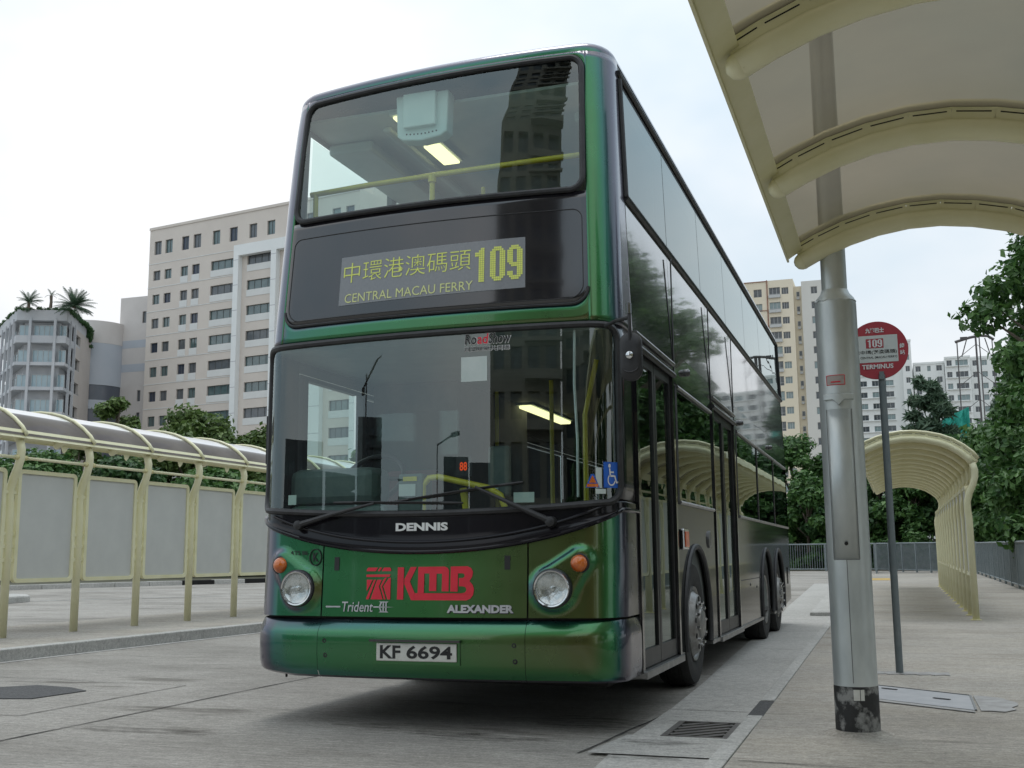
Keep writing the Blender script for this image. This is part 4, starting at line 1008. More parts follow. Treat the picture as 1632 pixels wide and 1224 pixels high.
# number plate
PY = P3(0, .47, .036).y
npl = MB().bb(-.262, .270, PY-.016, PY-.006, .417, .525).build('number_plate', PLATEW, bus, bevel=.004)
mb = MB(); pf = lambda a, b: (a, PY-.0175, b)
add_text(mb, "KF", pf, -.236, -.098, .432, .511, .028); add_text(mb, "6694", pf, -.058, .243, .432, .511, .028)
mb.build('lettering', BLACKPRINT, npl, fix=False)
MB().bb(-.305, .295, PY-.03, PY+.02, .532, .547).build('plate_hood', BLACKGLOSS, bus)
MB().bb(-.29, .288, PY-.004, PY+.004, .398, .530).build('plate_recess', PAINT, bus)
# stickers in the windscreen
def sticker(name, x0, x1, z0, z1, m, off=-.004):
    mb = MB(); k = 6; mb.add([F(x0+(x1-x0)*i/k, z0+(z1-z0)*j/k, off) for i in range(k+1) for j in range(k+1)], [(i*(k+1)+j, (i+1)*(k+1)+j, (i+1)*(k+1)+j+1, i*(k+1)+j+1) for i in range(k) for j in range(k)]); return mb.build(name, m, bus, fix=False)
off = .003
STK = mat('pale_sticker', (.50, .57, .55), .6, c2=(.56, .62, .60), scale=8)
sticker('sticker', .264, .437, 2.138, 2.297, STK, off)
stt = MB()
WORDS = (("Ro", BLACKPRINT, .290, .366, 2.376, 2.442), ("ad", REDPAINT, .372, .440, 2.376, 2.442), ("Show", BLACKPRINT, .446, .586, 2.376, 2.442), ("資訊娛樂共同睇", BLACKPRINT, .286, .582, 2.332, 2.360))
for txt, m_, u0, u1, v0, v1 in WORDS: add_text(stt, txt, lambda a, b: F(a, b, off), u0-.004, u1+.004, v0-.004, v1+.004, .03 if len(txt) < 6 else .015, slant=.1 if len(txt) < 6 else 0)
stk = stt.build('sticker', WHITEPRINT, bus, fix=False)
for txt, m_, u0, u1, v0, v1 in WORDS:
    mb = MB(); add_text(mb, txt, lambda a, b: F(a, b, off+.006), u0, u1, v0, v1, .012 if len(txt) < 6 else 0.0, slant=.1 if len(txt) < 6 else 0); mb.build('lettering', m_, stk, fix=False)
wc = sticker('sticker', 1.150, 1.226, 1.452, 1.610, BLUE, off)
wf = lambda a, b: F(1.188+a*.036, 1.530+b*.072, off+.003); mb = MB()
add_poly(mb, [(-.25+.17*math.cos(q), .78+.17*math.sin(q)) for q in np.linspace(0, 2*PI, 17)[:-1]], wf)
def ribbon(mb, pts, w, fn):
    for i in range(len(pts)-1):
        a, b = Vector(pts[i]), Vector(pts[i+1]); tt = (b-a).normalized(); nn = Vector((-tt.y, tt.x))*w/2; b = b-tt*.004
        mb.add([fn(*(a+nn)), fn(*(b+nn)), fn(*(b-nn)), fn(*(a-nn))], [(0, 3, 2, 1)])
ribbon(mb, [(-.24, .56), (-.16, -.02)], .17, wf); ribbon(mb, [(-.12, .24), (.32, .24)], .13, wf); ribbon(mb, [(-.16, -.08), (.36, -.08)], .15, wf); ribbon(mb, [(.40, -.04), (.62, -.62)], .15, wf); ribbon(mb, [(.60, -.66), (.86, -.56)], .12, wf)
ribbon(mb, [(-.02+.46*math.cos(q), -.42+.44*math.sin(q)) for q in np.linspace(2.15, 6.1, 18)], .13, wf)
mb.build('lettering', WHITEPRINT, wc, fix=False)
sticker('sticker', 1.108, 1.140, 1.45, 1.575, STK, off)
sticker('sticker', 1.105, 1.160, 1.415, 1.445, STK, off)
tri = MB(); add_poly(tri, [(1.048, 1.452), (1.128, 1.452), (1.098, 1.535), (1.080, 1.535)], lambda a, b: F(a, b, off+.002)); tri = tri.build('sticker', BLUE, bus, fix=False)
mb = MB(); add_poly(mb, [(1.068, 1.482), (1.110, 1.482), (1.089, 1.528)], lambda a, b: F(a, b, off+.005)); add_poly(mb, [(1.056, 1.457), (1.121, 1.457), (1.119, 1.476), (1.058, 1.476)], lambda a, b: F(a, b, off+.005)); mb.build('lettering', AMBER, tri, fix=False)
lic = sticker('sticker', .60, .73, 1.372, 1.435, STK, -.02)
lic = sticker('sticker', -1.00, -.935, 1.395, 1.46, STK, -.012)
# wipers
def wiper(piv, elbow, b0, b1):
    w = MB(); w.tube([F(*piv, .03), F(*(Vector(piv)*.5+Vector(elbow)*.5), .055), F(*elbow, .030)], [.022, .014, .009], 8)
    w.lathe([(.034, 0), (.030, .05), (.012, .058)], 16, axis='y', c=(piv[0], F(*piv, 0.0)[1], piv[1]))
    o = w.build('wiper', RUBBER, bus, smooth=True)
    bl_ = MB(); n = 12; pts = [F(b0[0]+(b1[0]-b0[0])*i/n, b0[1]+(b1[1]-b0[1])*i/n, .020) for i in range(n+1)]
    bl_.tube(pts, [.006]+[.010]*(n-1)+[.006], 6); bl_.tube([Vector(p)+Vector((0, -.014, .004)) for p in pts[2:-2]], .004, 5)
    bl_.build('blade', BLACKPRINT, o, smooth=True)
wiper((.843, 1.250), (.368, 1.470), (-.225, 1.385), (.669, 1.494)); wiper((-.88, 1.258), (-.315, 1.385), (-.617, 1.398), (.287, 1.374))
# mirrors
def mirror(c, s, w=.068, h=.145):
    mm = MB(); prof = []
    for k in range(40):
        q = 2*PI*k/40; ex, ez = math.cos(q), math.sin(q)
        prof.append((w*math.copysign(abs(ex)**.8, ex), (h-w)*math.copysign(1, ez)*(1 if abs(ez) > .02 else 0)+w*1.0*ez))
    lay = [(.0, .92), (-.012, 1.0), (-.03, 1.0), (-.045, .86), (-.052, .6)]
    V = [(c[0]+p[0]*k, c[1]+.02+yy_, c[2]+p[1]*k) for yy_, k in lay for p in prof]
    mm.add(V, [(l*40+i, l*40+(i+1) % 40, (l+1)*40+(i+1) % 40, (l+1)*40+i) for l in range(len(lay)-1) for i in range(40)]+[tuple(range(40)), tuple(4*40+i for i in range(40))])
    o = mm.build('mirror', RUBBER, bus, smooth=True)
    MB().tube([(c[0], c[1]-.02, c[2]+h*.6), (c[0]+s*.004, c[1]-.035, c[2]+h*1.3), (c[0], c[1]-.03, c[2]+h*2.05)], .011, 8).build('arm', RUBBER, o, smooth=True)
    MB().tube([(c[0], c[1]-.03, c[2]+h*1.75), (c[0], c[1]-.03, c[2]+h*2.2)], .017, 8).build('arm', BLACKGLOSS, o)
    MB().tube([(c[0], c[1]-.03, c[2]+h*1.6), (c[0]-s*.10, c[1]+.05, c[2]+h*1.62), (c[0]-s*.19, c[1]+.16, c[2]+h*1.6)], .012, 8).build('arm', RUBBER, o, smooth=True)
    MB().lathe([(.026, 0), (.022, .014), (.010, .018)], 16, axis='y', c=(c[0], c[1]-.030, c[2]+.005)).build('clamp', CHROME, o, smooth=True)
    MB().tube([(c[0]+.05*math.cos(q), c[1]-.031, c[2]-h*.42+.035*math.sin(q)) for q in np.linspace(PI+.3, 2*PI-.3, 10)], .005, 5).build('rib', RUBBER, o)
mirror((1.392, -.075, 2.205), 1)
lm_ = MB(); lm_.box((-1.275, .36, 1.86), (.05, .10, .34)); lm_.tube([(-1.27, .36, 2.0), (-1.25, .36, 2.25), (-1.22, .36, 2.40)], .012, 6); lm_.build('mirror', RUBBER, bus, bevel=.02)

# ------------------------------------------------------------------ shelters
def shelter_profile():
    """centre line of post + roof tube in (x, z); post foot at x = 0, roof reaches towards -x"""
    P = [(0.0, 0.0), (0.0, 1.60), (-.02, 1.76), (0.0, 1.90), (.06, 2.03), (.115, 2.16), (.13, 2.29), (.105, 2.40)]
    cxx, czz, rx, rz = -.80, 1.55, 1.02, 1.29
    for q in np.linspace(.62, 1.98, 22): P.append((cxx+rx*math.cos(q)*1.02+.06, czz+rz*math.sin(q)))
    P = P[:8]+[p for p in P[8:]]
    P.append((-1.50, 2.66))
    return P
PRF = [(0, 0), (0, 1.55), (-.012, 1.70), (-.008, 1.82), (.030, 1.95), (.090, 2.08), (.125, 2.20), (.130, 2.30), (.100, 2.41), (.035, 2.50),
       (-.08, 2.60), (-.22, 2.69), (-.38, 2.755), (-.56, 2.80), (-.74, 2.825), (-.92, 2.825), (-1.10, 2.80), (-1.27, 2.755), (-1.42, 2.695), (-1.54, 2.635)]
def shelter(name, label, loc, sgn, n, pitch, acr, zb=0.0, boards='solid', rz=0.0, group='cream tube bus shelters'):
    """posts stand along +y from the root; sgn=+1: roof reaches to -x, -1: to +x"""
    t = thing(name, label, 'bus shelter', loc, rz, group)
    X = lambda x: sgn*x
    slope = 0.0075 if loc[1] > 11 else 0.0
    pm = MB(); pm.tube([(X(x), 0, z) for x, z in PRF[:9]], .052, 12); pm = pm.mesh('post', CREAM, True)
    rm_ = MB(); rm_.tube([(X(x), 0, z) for x, z in PRF[8:]], .052, 12)
    rm_.lathe([(.0525, 0), (.045, .03), (.02, .05)], 12, axis='x', c=(X(PRF[-1][0]), 0, PRF[-1][1])) if False else None
    ex, ez = PRF[-1]; rm_.lathe([(.002, -.052), (.028, -.044), (.046, -.024), (.0521, 0), (.046, .024), (.028, .044), (.002, .052)], 12, c=(X(ex), 0, ez)); rm_ = rm_.mesh('rib', CREAM, True)
    bsm = MB(); bsm.lathe([(.085, 0), (.085, .012), (.06, .016)], 14); bsm = bsm.mesh('base_plate', CREAMD)
    slm = MB(); slt = MB()
    for i in range(8, len(PRF)-1):
        a, b = Vector((PRF[i][0], PRF[i][1])), Vector((PRF[i+1][0], PRF[i+1][1])); tt = (b-a).normalized(); nn = Vector((tt.y, -tt.x))
        if nn.y < 0: nn = -nn
        c0 = (a+b)/2+nn*.074; L = (b-a).length; Rm = Matrix.Rotation(math.atan2(-(tt.y), X(tt.x)), 3, 'Y')
        slm.box((X(c0.x), 0, c0.y), (L*1.06, .024, .062), R=Rm)
        if i % 2 == 0 or True:
            for sy in (-1, 1): slt.box((X(c0.x+nn.x*.012), sy*.0125, c0.y+nn.y*.012), (L*.84, .003, .005), R=Rm)
    slm = slm.mesh('clamp_strip', CREAM); slt = slt.mesh('clamp_slots', HOLE_SHADE)
    cpm = MB(); cv = []
    for i, (x, z) in enumerate(PRF[8:]):
        a = Vector(PRF[8:][max(i-1, 0)]); b = Vector(PRF[8:][min(i+1, len(PRF)-9)]); tt = (b-a).normalized(); nn = Vector((tt.y, -tt.x)); nn = -nn if nn.y < 0 else nn
        cv.append((X(x+nn.x*.122), 0, z+nn.y*.122))
    cpm.tube(cv, .026, 6); cpm = cpm.mesh('cover_strip', CREAM, True)
    for i in range(n+1):
        y = i*pitch; dz = slope*y
        inst('post', pm, t, (0, y, zb+dz)); inst('rib', rm_, t, (0, y, zb+dz)); inst('base_plate', bsm, t, (0, y, zb+dz)); q_ = inst('clamp_strip', slm, t, (0, y, zb+dz)); inst('clamp_slots', slt, q_)['kind'] = 'stuff'; inst('cover_strip', cpm, t, (0, y, zb+dz))
    # roof sheet per bay, above the ribs
    shm = MB(); pts = [(x, z) for x, z in PRF[8:]]; off_ = .105
    V = []
    for y in (.012, pitch-.012):
        for i, (x, z) in enumerate(pts):
            a = Vector(pts[max(i-1, 0)]); b = Vector(pts[min(i+1, len(pts)-1)]); tt = (b-a).normalized(); nn = Vector((tt.y, -tt.x))
            if nn.y < 0: nn = -nn
            V.append((X(x+nn.x*off_), y, z+nn.y*off_+slope*y))
    k = len(pts); shm.add(V, [(i, i+1, k+i+1, k+i) for i in range(k-1)]); shm = shm.mesh('roof_sheet', acr, True)
    # eave flats (edge angle) at both long edges
    evs = []
    for (x, z, ang, w) in ((PRF[-1][0]-.045, PRF[-1][1]+.05, -.55, .105), (PRF[8][0]+.06, PRF[8][1]+.08, 1.1, .12)):
        evm = MB(); evm.box((X(x), pitch/2, z), (w, pitch, .014), R=Matrix.Rotation(X(ang), 3, 'Y')); evs.append(evm.mesh('eave_rail', CREAM))
    evm = MB(); evm.box((X(PRF[-1][0]-.085), pitch/2, PRF[-1][1]+.045), (.012, pitch, .09)); evs.append(evm.mesh('eave_lip', CREAM))
    rlm = MB(); rlm.tube([(X(.125), .03, 2.20), (X(.125), pitch-.03, 2.20)], .020, 8); rlm = rlm.mesh('rail', CREAM, True)
    brk = MB(); brk.tube([(X(.125), .035, 2.20), (X(.125), .10, 2.20)], .030, 8); brk = brk.mesh('bracket', CREAMD, True); br2 = MB(); br2.tube([(X(.125), pitch-.10, 2.20), (X(.125), pitch-.035, 2.20)], .030, 8); br2 = br2.mesh('bracket', CREAMD, True)
    gus = MB(); gus.prism([(0, 0), (.12, 0), (.09, .05), (.05, .085), (.02, .06)], 0, .012)
    gus.v = [(X(.10+q[2]), pitch*.58+q[0], 2.40-q[1]) for q in gus.v]; gus = gus.mesh('hanger', CREAM)
    # framed boards with rounded corners
    def rr(w, h, r, n_=6):
        out = []
        for cxx, czz, a0 in ((w/2-r, h/2-r, 0), (-w/2+r, h/2-r, PI/2), (-w/2+r, -h/2+r, PI), (w/2-r, -h/2+r, 1.5*PI)):
            out += [(cxx+r*math.cos(a0+q), czz+r*math.sin(a0+q)) for q in np.linspace(0, PI/2, n_)]
        return out
    bw, bh, bz = pitch-.19, 1.40, 1.37
    frm = MB(); o_ = rr(bw, bh, .07); i_ = rr(bw-.10, bh-.10, .03); N = len(o_)
    V = []
    for x in (-.028, .028):
        V += [(x, pitch/2+p[0], bz+p[1]) for p in o_]+[(x, pitch/2+p[0], bz+p[1]) for p in i_]
    fs = []
    for i in range(N):
        j = (i+1) % N
        fs += [(i, j, N+j, N+i), (2*N+i, 3*N+i, 3*N+j, 2*N+j), (i, 2*N+i, 2*N+j, j), (N+i, N+j, 3*N+j, 3*N+i)]
    frm.add(V, fs); frm = frm.mesh('board_frame', CREAM)
    brd = MB(); brd.bb(-.008, .008, pitch/2-bw/2+.045, pitch/2+bw/2-.045, bz-bh/2+.045, bz+bh/2-.045); brd = brd.mesh('board', BOARD)
    lug = MB()
    for z in (1.78, 1.27, 1.12, .95):
        for yy_ in ((.045, .10), (pitch-.10, pitch-.045)): lug.bb(-.012, .012, yy_[0], yy_[1], z-.022, z+.022)
    lug = lug.mesh('lug', CREAM)
    for i in range(n):
        y = i*pitch; dz = slope*y
        inst('roof_sheet', shm, t, (0, y, zb+dz)); [inst('eave_rail', e_, t, (0, y, zb+dz)) for e_ in evs]; inst('rail', rlm, t, (0, y, zb+dz)); inst('bracket', brk, t, (0, y, zb+dz)); inst('bracket', br2, t, (0, y, zb+dz))
        inst('hanger', gus, t, (0, y, zb+dz))
        if boards != 'none':
            b = inst('board_frame', frm, t, (0, y, zb+dz)); inst('board', brd, b); inst('lug', lug, b)['kind'] = 'stuff'
    return t
shelter('bus_shelter', 'cream ribbed bus shelter with grey boards standing along the far end of the right platform', (3.90, 12.35, .026), 1, 12, 1.23, ACRY, 0.0)
shelter('bus_shelter', 'cream shelter with smoky curved roof arching overhead at the top right', (3.91, -9.795, .026), 1, 7, 1.455, ACRY, 0.15, boards='none')
shelter('bus_shelter', 'cream shelter with row of grey boards on the left island platform', (-7.54, 2.15, .130), 1, 11, 1.225, ACRYL, -0.02, rz=-.016)

# ------------------------------------------------------------------ lamp column
lp = thing('lamp_post', 'thick galvanised lamp column with stepped shoulder and black painted foot', 'lamp post', (2.545, .455, .026))
lt = MB(); lt.lathe([(.123, 0), (.123, .30), (.122, 2.50), (.121, 2.515), (.112, 2.545), (.088, 2.575), (.078, 2.60)], 40); lt.build('column', GALV, lp, smooth=True)
lt = MB(); lt.lathe([(.0755, 2.56), (.074, 4.0), (.060, 8.2)], 32); lt.build('shaft', GALV, lp, smooth=True)
lt = MB(); lt.lathe([(.1235, .0), (.1245, .008), (.1242, .262), (.1232, .27)], 40, cap=False); lt.build('base_coat', TAR, lp, smooth=True)
def ptr(ang, r, z): return (r*math.cos(ang), r*math.sin(ang), z)
view = math.atan2(-6.44-.455, 2.817-2.545)
def cyl_patch(a0, a1, z0, z1, r, n=10): 
    mb = MB(); mb.add([ptr(a0+(a1-a0)*i/n, r, z) for i in range(n+1) for z in (z0, z1)], [(2*i, 2*i+2, 2*i+3, 2*i+1) for i in range(n)]); return mb
dv = cyl_patch(view-.72, view+.50, .985, 1.86, .1255).build('access_door', GALV, lp, smooth=True, fix=False, solid=.003)
ed = MB()
for a in (view-.72, view+.50): ed.tube([ptr(a, .1245, .985), ptr(a, .1245, 1.86)], .0025, 4)
ed.tube([ptr(view-.72+1.22*i/10, .1245, .985) for i in range(11)], .0025, 4); ed.build('seam', GALVD, dv)
MB().lathe([(.011, 0), (.010, .004)], 12, axis='y', c=(ptr(view-.08, .125, 1.075)[0], ptr(view-.08, .125, 1.075)[1]-.001, 1.075)).build('lock', HOLE_SHADE, dv)
bd = MB(); n = 16
V = []
for i in range(n+1):
    a = view-.75+1.35*i/n; sag = -.034*max(0, 1-abs(i-n/2)/2.6)
    V += [ptr(a, .1225, 1.955), ptr(a, .140, 1.945), ptr(a, .140, 1.918+sag), ptr(a, .1225, 1.912+sag)]
bd.add(V, [(4*i+j, 4*i+4+j, 4*i+5+j, 4*i+1+j) for i in range(n) for j in range(3)]); bd.build('band', GALV, lp, smooth=True)
lb = cyl_patch(view-.62, view+.25, 2.005, 2.062, .1235).build('label', mat('faded_label', (.36, .30, .28), .6, c2=(.44, .40, .38), scale=20), lp, smooth=True, fix=False)
lr = MB()
for z in (2.005, 2.062): lr.tube([ptr(view-.62+.87*i/10, .1237, z) for i in range(11)], .002, 4)
lr.tube([ptr(view-.62, .1237, 2.005), ptr(view-.62, .1237, 2.062)], .002, 4); lr.tube([ptr(view+.25, .1237, 2.005), ptr(view+.25, .1237, 2.062)], .002, 4)
lr.tube([ptr(view-.4+.45*i/8, .1237, 2.022) for i in range(9)], .004, 4)
lr.build('lettering', REDPAINT, lb)
sm = MB(); sm.tube([ptr(view-.1, .1232, .29), ptr(view-.1, .1232, .98)], .0022, 4); sm.build('seam', GALVD, lp)
cyl_patch(view-.12, view+.16, .195, .255, .1255, 6).build('sticker', PLATEW, lp, fix=False); cyl_patch(view+.19, view+.36, .195, .255, .1255, 6).build('sticker', PLATEW, lp, fix=False)
sh = MB(); sh.tube([ptr(2*PI*i/24, .117, 2.525+.006*math.sin(i*3)) for i in range(24)], .007, 6, closed=True); sh.build('weld', GALV, lp, smooth=True)
ft = MB(); ft.lathe([(.20, -.001), (.17, .010), (.125, .022)], 24, cap=False); ft.build('footing', PAVEM, lp, smooth=True)
hd = MB(); hd.tube([(0, 0, 8.1), (-.5, .1, 8.6), (-1.3, .2, 8.7)], .04, 8); hd.box((-1.6, .24, 8.68), (.7, .22, .12)); hd.build('lantern_arm', GALV, lp, smooth=True)

# ------------------------------------------------------------------ bus stop flag
bs = thing('bus_stop_sign', 'round red bus stop flag reading 109 and TERMINUS on a grey pole', 'bus stop sign', (2.775, 3.95, .026))
MB().lathe([(.031, 0), (.031, 2.60)], 16).build('pole', GREYPOLE, bs, smooth=True)
ftp = MB(); ftp.prism([(-.40+.8*(i/20), -.13+.03*math.sin(i*2.1)) for i in range(21)]+[(.40-.8*(i/20), .09+.03*math.sin(i*1.7+1)) for i in range(21)], 0, .006); ftp.build('footing', PATCH, bs)
dz0 = 2.825; dx = -.025
dsk = MB(); dsk.lathe([(.262, -.012), (.264, -.006), (.264, .006), (.262, .012)], 56, axis='y', c=(dx, 0, dz0)); dsk = dsk.build('disc', SIGNRED, bs, smooth=True)
tilt = lambda x, z: (x+dx, -.0135, z+dz0+.0*x)
mb = MB(); add_poly(mb, [(-.208, -.110), (.175, -.110), (.175, .135), (-.208, .135)], tilt); wpan = mb.build('white_panel', SIGNWHITE, dsk, fix=False)
f2 = lambda x, z: (x+dx, -.0155, z+dz0); f3 = lambda x, z: (x+dx, -.0175, z+dz0)
mb = MB(); add_poly(mb, [(-.095, .020), (.055, .020), (.055, .105), (-.095, .105)], f2); mb.build('number_panel', SIGNRED, dsk, fix=False)
mb = MB(); dots(mb, "109", f3, -.084, .044, .027, .098, 0); mb.build('lettering', WHITEPRINT, dsk, fix=False)
mb = MB(); add_text(mb, "往中環(港澳碼頭)", f2, -.195, .165, -.038, .002, .01); add_text(mb, "TO CENTRAL (MACAU FERRY)", f2, -.195, .165, -.080, -.055, .012); mb.build('lettering', BLACKPRINT, dsk, fix=False)
mb = MB(); add_text(mb, "TERMINUS", f2, -.140, .128, -.170, -.128, .03); add_text(mb, "總", f2, .190, .232, .005, .050, .03); add_text(mb, "站", f2, .190, .232, -.055, -.010, .03)
add_text(mb, "九龍巴士", f2, -.095, .065, .158, .205, .05); mb.build('lettering', WHITEPRINT, dsk, fix=False)
MB().bb(-.02, .02, -.045, .0, dz0-.27, dz0-.2).build('clamp', GREYPOLE, bs)

# ------------------------------------------------------------------ railings
def railing(label, p, q, h, pitch, picket, zoff=0.0, group='grey railings round the platform'):
    P_, Q_ = Vector(p), Vector(q); L = (Q_-P_).length; ang = math.atan2(Q_.y-P_.y, Q_.x-P_.x)
    t = thing('railing', label, 'railing', (P_.x, P_.y, 0), ang, group)
    gz = lambda s_: GZ(P_.y+(Q_.y-P_.y)*s_/L)+zoff+.026
    n = max(1, round(L/pitch)); pk = MB()
    pm = MB().bb(-.03, .03, -.03, .03, 0, h).mesh('post', FENCE)
    for i in range(n+1):
        s_ = L*i/n; inst('post', pm, t, (s_, 0, gz(s_)))
    for z, r in ((h-.02, .028), (.10, .022)):
        MB().tube([(L*i/12, 0, gz(L*i/12)+z) for i in range(13)], r, 8).build('rail', FENCE, t, smooth=True)
    k = int(L/picket)
    for i in range(k):
        s_ = (i+.5)*picket; pk.bb(s_-.009, s_+.009, -.009, .009, gz(s_)+.10, gz(s_)+h-.02)
    o = pk.build('picket_infill', FENCE, t); o['kind'] = 'stuff'
    return t
railing('long grey railing receding along the right edge of the platform', (5.75, 6), (5.75, 41), 1.22, 2.0, .10)
railing('grey mesh railing across the far end of the platform behind the shelter', (5.75, 41.2), (1.9, 46.6), 1.25, 1.0, .055)
railing('grey picket railing across the road end behind the bus', (1.85, 46.7), (-9, 48.5), 1.25, 2.0, .11)
railing('short picket railing stub next to the stop sign pole in the distance', (1.95, 42.5), (1.9, 46.0), 1.25, 1.7, .11)

# ------------------------------------------------------------------ trees
def leaf_mesh(name, clumps, n, size, m, seed, droop=0.0, aspect=1.7):
    rng = np.random.default_rng(seed); V = []; Fc = []
    C_ = np.array([c[:3] for c in clumps]); R_ = np.array([c[3] for c in clumps]); w = R_**2; w = w/w.sum()
    idx = rng.choice(len(clumps), n, p=w)
    d = rng.normal(size=(n, 3)); d /= np.linalg.norm(d, axis=1)[:, None]
    rad = R_[idx]*(rng.random(n)**.40)*(1+.35*rng.random(n)**3)
    ctr = C_[idx]+d*rad[:, None]*np.array([1, 1, .72])
    nrm = d*.7+rng.normal(size=(n, 3))*.55+np.array([0, 0, .55]); nrm /= np.linalg.norm(nrm, axis=1)[:, None]
    tg = np.cross(nrm, rng.normal(size=(n, 3))); tg /= np.linalg.norm(tg, axis=1)[:, None]
    tg[:, 2] -= droop; tg /= np.linalg.norm(tg, axis=1)[:, None]
    bt = np.cross(nrm, tg); s_ = size*(.6+.8*rng.random(n))[:, None]
    a = ctr-tg*s_*aspect/2; b = ctr+bt*s_*.5+nrm*s_*.12; c = ctr+tg*s_*aspect/2; e = ctr-bt*s_*.5+nrm*s_*.12
    V = np.stack([a, b, c, e], 1).reshape(-1, 3); F_ = np.arange(4*n).reshape(n, 4)
    me = bpy.data.meshes.new(name); me.from_pydata(V.tolist(), [], F_.tolist()); me.materials.append(m); me.update(); return me
def tree(name, label, x, y, h, rad, m, seed, n=5000, leaf=.16, base=.25, group=None, z0=None, squash=1.0, clr=.25, droop=0.0, lean=0.0, aspect=1.9, ncl=46, conic=False, thin=1.0):
    rng = random.Random(seed); zb = GZ(y) if z0 is None else z0
    t = thing(name, label, 'tree', (x, y, zb), 0, group)
    cl = []; ch = h*(1-base)
    for k in range(ncl):
        u = rng.random()**.8; zz = h*base+ch*u*.92
        prof = math.sin(PI*min(1, (u*.82+.16)))**.7*squash if squash >= 1 else math.sin(PI*min(1, (u*.9+.08)))**.8
        if conic: prof = (1.05-u)**.8
        rr_ = rad*prof*(.35+.65*math.sqrt(rng.random())); a = rng.uniform(0, 2*PI)
        cl.append((rr_*math.cos(a)+lean*u, rr_*math.sin(a), zz, rad*clr*rng.uniform(.7, 1.35)*((1.25-u) if conic else 1)))
    tk = MB(); tk.tube([(0, 0, -.1), (.03*h*.2, 0, h*.2), (lean*.3, .02, h*base+.1*ch), (lean*.6, 0, h*.72)], [thin*(h*.024+.04), thin*(h*.02+.03), thin*(h*.016+.02), .03], 8)
    for c_ in cl[:12]:
        z1 = max(h*base*.7, c_[2]*.62); tk.tube([(lean*.3*z1/h, 0, z1), (c_[0]*.5, c_[1]*.5, (z1+c_[2])/2+.1), (c_[0], c_[1], c_[2])], [thin*thin*(h*.009+.02), thin*thin*(h*.006+.012), .01], 6)
    tk.build('trunk', BARK, t, smooth=True)
    o = bpy.data.objects.new('crown', leaf_mesh('crown', cl, int(n*2.2), leaf*.72, m, seed, droop, aspect)); COL.objects.link(o); o.parent = t
    return t
G1 = 'trees behind the railings'
# right side, behind the railing
tree('broadleaf_tree', 'tall broadleaf tree at the right edge whose loose boughs reach up to the shelter roof', 10.5, 38.5, 15.8, 4.5, LEAF1, 11, 10500, .25, .26, G1, clr=.19, ncl=84)
tree('broadleaf_tree', 'dense dark tree at the right edge just behind the railing and shelter post', 8.6, 30, 7.6, 2.6, LEAF1, 12, 8500, .20, .08, G1, ncl=60)
tree('broadleaf_tree', 'dark tree nearest on the right edge beside the long railing', 9.6, 24, 8.2, 2.7, LEAF2, 13, 8000, .19, .10, G1)
tree('broadleaf_tree', 'bushy bright tree above the curved roof of the far shelter', 9.0, 43, 9.4, 3.0, LEAF1, 14, 8500, .22, .10, G1, ncl=60)
tree('broadleaf_tree', 'dark low tree directly behind the far shelter end', 5.2, 53, 6.6, 2.6, LEAF2, 15, 7000, .20, .02, G1)
tree('broadleaf_tree', 'mid green tree between the lamp column and the far shelter', 2.0, 55, 6.4, 2.7, LEAF1, 16, 7000, .20, .02, G1)
tree('broadleaf_tree', 'rounded green tree just right of the rear of the bus', -2.2, 56, 7.2, 2.7, LEAF1, 17, 7500, .20, .02, G1)
tree('broadleaf_tree', 'dark green tree half hidden by the lamp column', .0, 58, 6.3, 2.6, LEAF2, 18, 6500, .20, .02, G1)
tree('broadleaf_tree', 'dark tree behind the bright tree near the end of the right railing', 12.5, 50, 9.0, 3.2, LEAF2, 19, 7500, .24, .06, G1)
tree('broadleaf_tree', 'dark filler tree between the shelter roof and the right railing', 7.4, 50, 7.2, 2.6, LEAF2, 20, 7000, .22, .02, G1)
tree('casuarina_tree', 'wispy grey green tree in front of the white apartment block', 5.3, 63, 12.2, 2.4, LEAF3, 21, 8000, .20, .18, G1, clr=.36, droop=.5, aspect=5.0, lean=-.4, conic=True, ncl=44)
tree('casuarina_tree', 'taller wispy tree beside the lattice mast on the right', 9.6, 62, 14.2, 2.4, LEAF3, 22, 7000, .21, .20, G1, clr=.34, droop=.5, aspect=5.0, lean=.6, conic=True, ncl=44)
tree('broadleaf_tree', 'large dark tree farthest back at the right edge', 15.0, 58, 12.0, 4.2, LEAF2, 23, 8000, .28, .10, G1)
for i, (x, y, h, lb_) in enumerate(((3.6, 51, 4.6, 'low dark bush behind the railing under the far shelter roof'), (.6, 52, 4.4, 'low dark bush behind the lamp column foot'), (-1.4, 52, 4.6, 'low bush at the rear corner of the bus behind the picket railing'), (-4.8, 53, 5.0, 'low bush hidden mostly by the bus'), (6.9, 47, 5.0, 'low bush behind the shelter posts'), (7.9, 36, 5.0, 'low bush behind the right railing beside the shelter'), (7.6, 27, 4.4, 'low bush behind the right railing at the picture edge'))):
    tree('bush_tree', lb_, x, y, h, 1.9, LEAF1 if i % 2 == 0 else LEAF2, 40+i, 5500, .19, .0, G1, ncl=48)
for i, (x, y, h) in enumerate(((9.4, 16, 7.5), (10.2, 9.5, 8.2), (10.5, 2, 9.5), (11, -6, 9))):
    tree('broadleaf_tree', ('tree beside the platform level with the rear half of the bus', 'tree beside the platform level with the second bus door', 'tree beside the platform level with the front of the bus', 'tree beside the platform nearest the overhead shelter')[i]+', mirrored in its side', x, y, h, 2.8, LEAF2 if i % 2 else LEAF1, 30+i, 4500, .24, .08, 'trees mirrored in the bus side')
